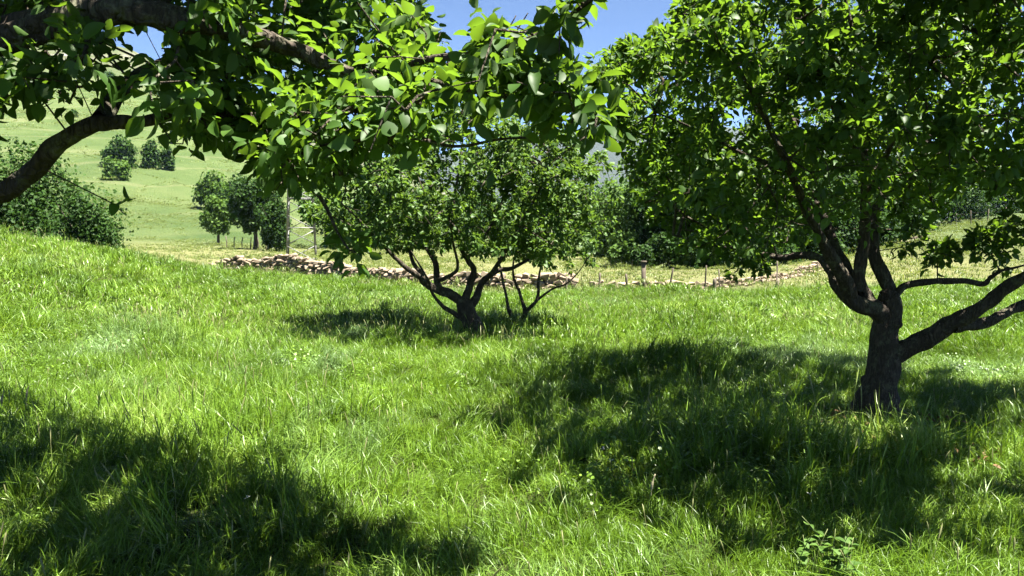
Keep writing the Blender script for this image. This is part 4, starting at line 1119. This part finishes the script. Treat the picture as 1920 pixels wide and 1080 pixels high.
def scatter(name, label, pts, idx, rot, scl, meshes):
    coll = bpy.data.collections.new(name + '_source')
    for i, me in enumerate(meshes): coll.objects.link(bpy.data.objects.new('%s_source_%02d' % (name, i), me))
    me = bpy.data.meshes.new(name); me.vertices.add(len(pts)); me.vertices.foreach_set('co', np.ascontiguousarray(pts, dtype=np.float32).ravel())
    a = me.attributes.new('idx', 'INT', 'POINT'); a.data.foreach_set('value', idx.astype(np.int32))
    a = me.attributes.new('rot', 'FLOAT_VECTOR', 'POINT'); a.data.foreach_set('vector', np.ascontiguousarray(rot, dtype=np.float32).ravel())
    a = me.attributes.new('scl', 'FLOAT_VECTOR', 'POINT'); a.data.foreach_set('vector', np.ascontiguousarray(scl, dtype=np.float32).ravel())
    o = obj(name, me); md = o.modifiers.new('scatter', 'NODES'); md.node_group = scatter_nodes(name, coll)
    tag(o, label, name.replace('_', ' '), kind='stuff')
    return o
near_meshes = [blade_patch(720, 0.55, .06, .18, .0043, 500 + i, .55, 0.003) for i in range(7)] + [blade_patch(300, 0.5, .16, .34, .0070, 520 + i, .65, 0.008) for i in range(3)]
far_meshes = [blade_patch(380, 0.9, .06, .17, .011, 540 + i, .6, 0.006, 3) for i in range(6)]
def broad_patch(n, size, seed):
    r_ = np.random.default_rng(seed); p = r_.uniform(-size / 2, size / 2, (n, 2)); h = r_.uniform(.03, .13, n)
    a = r_.uniform(0, 6.283, n); L = np.stack([np.cos(a), np.sin(a), r_.normal(.25, .3, n)], -1); L /= np.linalg.norm(L, axis=1, keepdims=True)
    U = np.array([0, 0, 1.0]) + r_.normal(0, .3, (n, 3)); U -= L * np.sum(L * U, 1, keepdims=True); U /= np.linalg.norm(U, axis=1, keepdims=True); X = np.cross(L, U); s_ = r_.uniform(.012, .030, n)[:, None]
    c = np.concatenate([p, h[:, None]], 1)
    V = np.stack([c, c + s_ * (L * .35 + X * .42), c + s_ * (L * .8 + X * .35 + U * .05), c + s_ * L, c + s_ * (L * .8 - X * .35 + U * .05), c + s_ * (L * .35 - X * .42)], 1).reshape(-1, 3)
    o = np.arange(n)[:, None] * 6
    F = np.concatenate([o + np.array([[0, 1, 2, 3]]), o + np.array([[0, 3, 4, 5]])])
    me = mesh_from('weed_patch', V, F, M_GRASS, True, {'rnd': np.repeat(r_.random(n) * .9, 6)})
    return me
def merge_patches(a, b):
    import bmesh
    bm = bmesh.new(); bm.from_mesh(a); bm.from_mesh(b); me = bpy.data.meshes.new('grass_patch'); bm.to_mesh(me); bm.free(); me.materials.append(M_GRASS); return me
near_meshes += [merge_patches(broad_patch(220, .55, 570 + i), blade_patch(420, 0.55, .07, .18, .005, 575 + i, .6, 0.0)) for i in range(3)]
far_meshes += [blade_patch(420, 0.9, .12, .24, .008, 580 + i, .7, 0.03, 3) for i in range(2)]
short_meshes = [blade_patch(260, 1.6, .04, .12, .02, 590 + i, .5, 0.01, 3) for i in range(4)]
def jgrid(x0, x1, y0, y1, st):
    X, Y = np.meshgrid(np.arange(x0, x1, st), np.arange(y0, y1, st))
    X = X.ravel() + rng.uniform(-.5, .5, X.size) * st; Y = Y.ravel() + rng.uniform(-.5, .5, Y.size) * st
    return X, Y
def place(X, Y, meshes, nreg, sc=1.0):
    n = len(X)
    tall = vnoise(X, Y, .55, 21) + rng.normal(0, .25, n)
    idx = np.where(tall > .56, rng.integers(nreg, len(meshes), n) if len(meshes) > nreg else rng.integers(0, nreg, n), rng.integers(0, nreg, n))
    if len(meshes) > 10: idx = np.where(idx < nreg, np.where(vnoise(X, Y, .8, 33) + rng.normal(0, .35, n) > .55, rng.integers(10, len(meshes), n), idx), np.minimum(idx, 9))
    s_ = sc * (1 + .28 * vnoise(X, Y, .9, 22)) * rng.uniform(.85, 1.15, n)
    lx = vnoise(X, Y, .45, 23) * .38; ly = vnoise(X, Y, .45, 24) * .38
    rot = np.stack([ly + rng.normal(0, .08, n), lx + rng.normal(0, .08, n), rng.uniform(0, 6.283, n)], -1)
    scl = np.stack([s_ * 1.0, s_ * 1.0, s_], -1)
    return np.stack([X, Y, H(X, Y) - .015], -1), idx, rot, scl
X, Y = jgrid(-9, 9, -1.5, 11, .30)
k = (np.abs(X) < np.maximum(.74 * Y + 2.2, 2.5)) & ((X ** 2 + Y ** 2) > .35)
X, Y = X[k], Y[k]
a_ = place(X, Y, near_meshes, 7)
scatter('tall_grass', 'tall bright green meadow grass in the foreground', *a_, near_meshes)
X, Y = jgrid(-24, 24, 10.6, 30, .42)
edge = 27.6 - 7.6 * sstep(-8, -1, X) + .4 * vnoise(X, Y * 0, .5, 3)
k = (np.abs(X) < .74 * Y + 2.5) & (Y < edge)
X, Y = X[k], Y[k]
a_ = place(X, Y, far_meshes, 6)
scatter('meadow_grass', 'tall meadow grass further back up to the stone wall', *a_, far_meshes)

X, Y = jgrid(-48, 50, 19, 96, .95)
X2, Y2 = jgrid(-150, 40, 96, 240, 2.6)
X = np.concatenate([X, X2]); Y = np.concatenate([Y, Y2])
k = (np.abs(X) < .70 * Y + 2) & (Y > 27.0 - 7.6 * sstep(-8, -1, X)) & (vnoise(X, Y, .22, 41) + rng.normal(0, .35, len(X)) > -.05 + .3 * (Y > 60))
X, Y = X[k], Y[k]
a_ = place(X, Y, short_meshes, 4)
a_[3][:] *= (1 + 1.6 * sstep(70, 150, Y))[:, None]
for me_ in short_meshes: me_.materials[0] = M_PASTURE
scatter('pasture_grass', 'short grazed grass tufts in the fields beyond the wall', *a_, short_meshes)

# ------------------------------------------------------------------ single meadow plants
M_STEM = plain_mat('plant_stem', (0.16, 0.22, 0.07), (0.26, 0.30, 0.11), 20, 0.6, 0.1)
M_PETAL = plain_mat('white_petal', (0.62, 0.62, 0.56), (0.80, 0.80, 0.74), 20, 0.6, 0.1)
M_SEED = plain_mat('seed_head', (0.30, 0.26, 0.15), (0.48, 0.43, 0.28), 60, 0.8, 0.4)
M_DRY = plain_mat('dead_leaf', (0.12, 0.055, 0.022), (0.34, 0.20, 0.085), 8, 0.7, 0.2)
def wild_plant(px, py, top, kind, label, group=None, seed=0):
    r_ = np.random.default_rng(seed)
    x, y, z = ground_pt(px, py); h = max(P(px, top, y)[2] - z, 0.15)
    root = empty('wild_plant', (x, y, z)); tag(root, label, 'wild plant', group)
    nst = {'flower': 1, 'spike': 1, 'stalk': 2, 'weed': 7, 'cluster': 4}[kind]
    for k in range(nst):
        b = r_.normal(0, .02 if nst < 5 else .07, 2); ln = r_.normal(0, .10, 2); hh = h * r_.uniform(.75, 1.0) if k else h
        t = np.linspace(0, 1, 7)[:, None]
        path = np.concatenate([b + ln * hh * t ** 2 * 2, hh * t], 1)
        mb = MB(); tube(mb, path, np.linspace(.0030, .0016, 7), 5)
        st = obj('stem', mb.mesh('stem', M_STEM, True), root)
        tip = path[-1]
        if kind in ('flower', 'cluster'):
            mb = MB()
            for q in range(9):
                a = q / 9 * 6.28; d_ = np.array([math.cos(a), math.sin(a), .35 + r_.normal(0, .2)]); u = np.array([-math.sin(a), math.cos(a), 0])
                o_ = tip + r_.normal(0, .004, 3); L_ = .013
                mb.add([o_, o_ + d_ * L_ * .6 + u * .006, o_ + d_ * L_, o_ + d_ * L_ * .6 - u * .006], [[0, 1, 2, 3]])
            obj('flower_head', mb.mesh('flower_head', M_PETAL), root)
        elif kind in ('spike', 'stalk'):
            mb = MB(); tt = np.linspace(0, 1, 9)
            pth = np.stack([tip[0] + .02 * tt ** 2, tip[1] + 0 * tt, tip[2] - .02 + .11 * tt], -1)
            tube(mb, pth, .0065 * np.sin(np.clip(tt, .08, .93) * math.pi) ** .6 * (1 + .35 * np.sin(tt * 40)), 7, 0.3, seed)
            obj('seed_head', mb.mesh('seed_head', M_SEED), root)
        nl = 7 if kind == 'weed' else 2
        for q in range(nl):
            f = r_.uniform(.25, 1.0) if kind == 'weed' else r_.uniform(.1, .5); p = path[int(f * 6)]
            a = r_.uniform(0, 6.28); L_ = Vector((math.cos(a), math.sin(a), r_.uniform(-.2, .5))).normalized(); up = Vector((0, 0, 1)) - L_ * L_.z; up.normalize(); X_ = L_.cross(up); sz = r_.uniform(.03, .055)
            o = bpy.data.objects.new('leaf', single_leaf_meshes(M_PALE_LEAF)[q % 4])
            o.matrix_local = Matrix(((X_.x*sz, L_.x*sz, up.x*sz, p[0]), (X_.y*sz, L_.y*sz, up.y*sz, p[1]), (X_.z*sz, L_.z*sz, up.z*sz, p[2]), (0, 0, 0, 1)))
            link(o, root)
wild_plant(463, 985, 930, 'flower', 'single white flower head in the shaded grass at lower left', seed=1)
wild_plant(50, 850, 745, 'stalk', 'tall dry grass stalks standing in the shade near the left edge', seed=2)
wild_plant(1195, 985, 912, 'spike', 'pale plantain seed spike leaning in front of the right tree shadow', seed=3)
wild_plant(1118, 890, 843, 'flower', 'small white flower at the left end of the right tree shadow', seed=4)
wild_plant(1152, 905, 865, 'flower', 'white flower just right of the one at the left end of the shadow', seed=5)
wild_plant(1540, 1085, 985, 'weed', 'pale leafy weed clump catching the sun at the bottom right', seed=6)
wild_plant(1585, 1095, 1015, 'weed', 'smaller pale leafy weed right beside the sunlit clump at the bottom', seed=7)
wild_plant(1812, 735, 684, 'cluster', 'cluster of white flowers right of the large apple trunk', seed=8)
wild_plant(1858, 735, 690, 'cluster', 'cluster of white flowers furthest right beyond the low limb', seed=9)
wild_plant(1532, 975, 938, 'flower', 'lone white flower in the deep shade of the right tree', seed=10)
# dead leaves around the old trunk
x, y, z = ground_pt(1715, 850)
n = 260
p = np.stack([x + rng.normal(0, .28, n), y + rng.normal(0, .22, n)], -1)
p2 = np.stack([RB[0] + rng.normal(-.1, .28, n), RB[1] - .1 + rng.normal(0, .2, n)], -1); p = np.concatenate([p, p2])
pz = H(p[:, 0], p[:, 1]) + rng.uniform(.03, .10, len(p))
L_, N_ = leaf_frames(len(p), rng.normal(0, 1, (len(p), 3)) * [1, 1, .2], 1.2, .3)
tag(obj('leaf_litter', leaves_mesh('leaf_litter', np.column_stack([p, pz]), L_, N_, rng.uniform(.03, .06, len(p)), M_DRY)), 'brown dead leaves lying in the shade around the large apple trunk', 'leaf litter', kind='stuff')

# ------------------------------------------------------------------ air
def haze():
    mb = MB(); x0, x1, y0, y1, z0, z1 = -3300, 3300, -3200, 3900, -12, 330
    mb.add([(x0,y0,z0),(x1,y0,z0),(x1,y1,z0),(x0,y1,z0),(x0,y0,z1),(x1,y0,z1),(x1,y1,z1),(x0,y1,z1)], [[0,3,2,1],[4,5,6,7],[0,1,5,4],[1,2,6,5],[2,3,7,6],[3,0,4,7]])
    m, nt, nodes, links = mat_new('haze')
    v = N(nodes, 'ShaderNodeVolumePrincipled'); v.inputs['Color'].default_value = (0.50, 0.74, 1.0, 1); v.inputs['Density'].default_value = 0.000055
    out = N(nodes, 'ShaderNodeOutputMaterial'); links.new(v.outputs[0], out.inputs['Volume'])
    tag(obj('haze', mb.mesh('haze', m)), 'thin summer haze', kind='stuff')
haze()
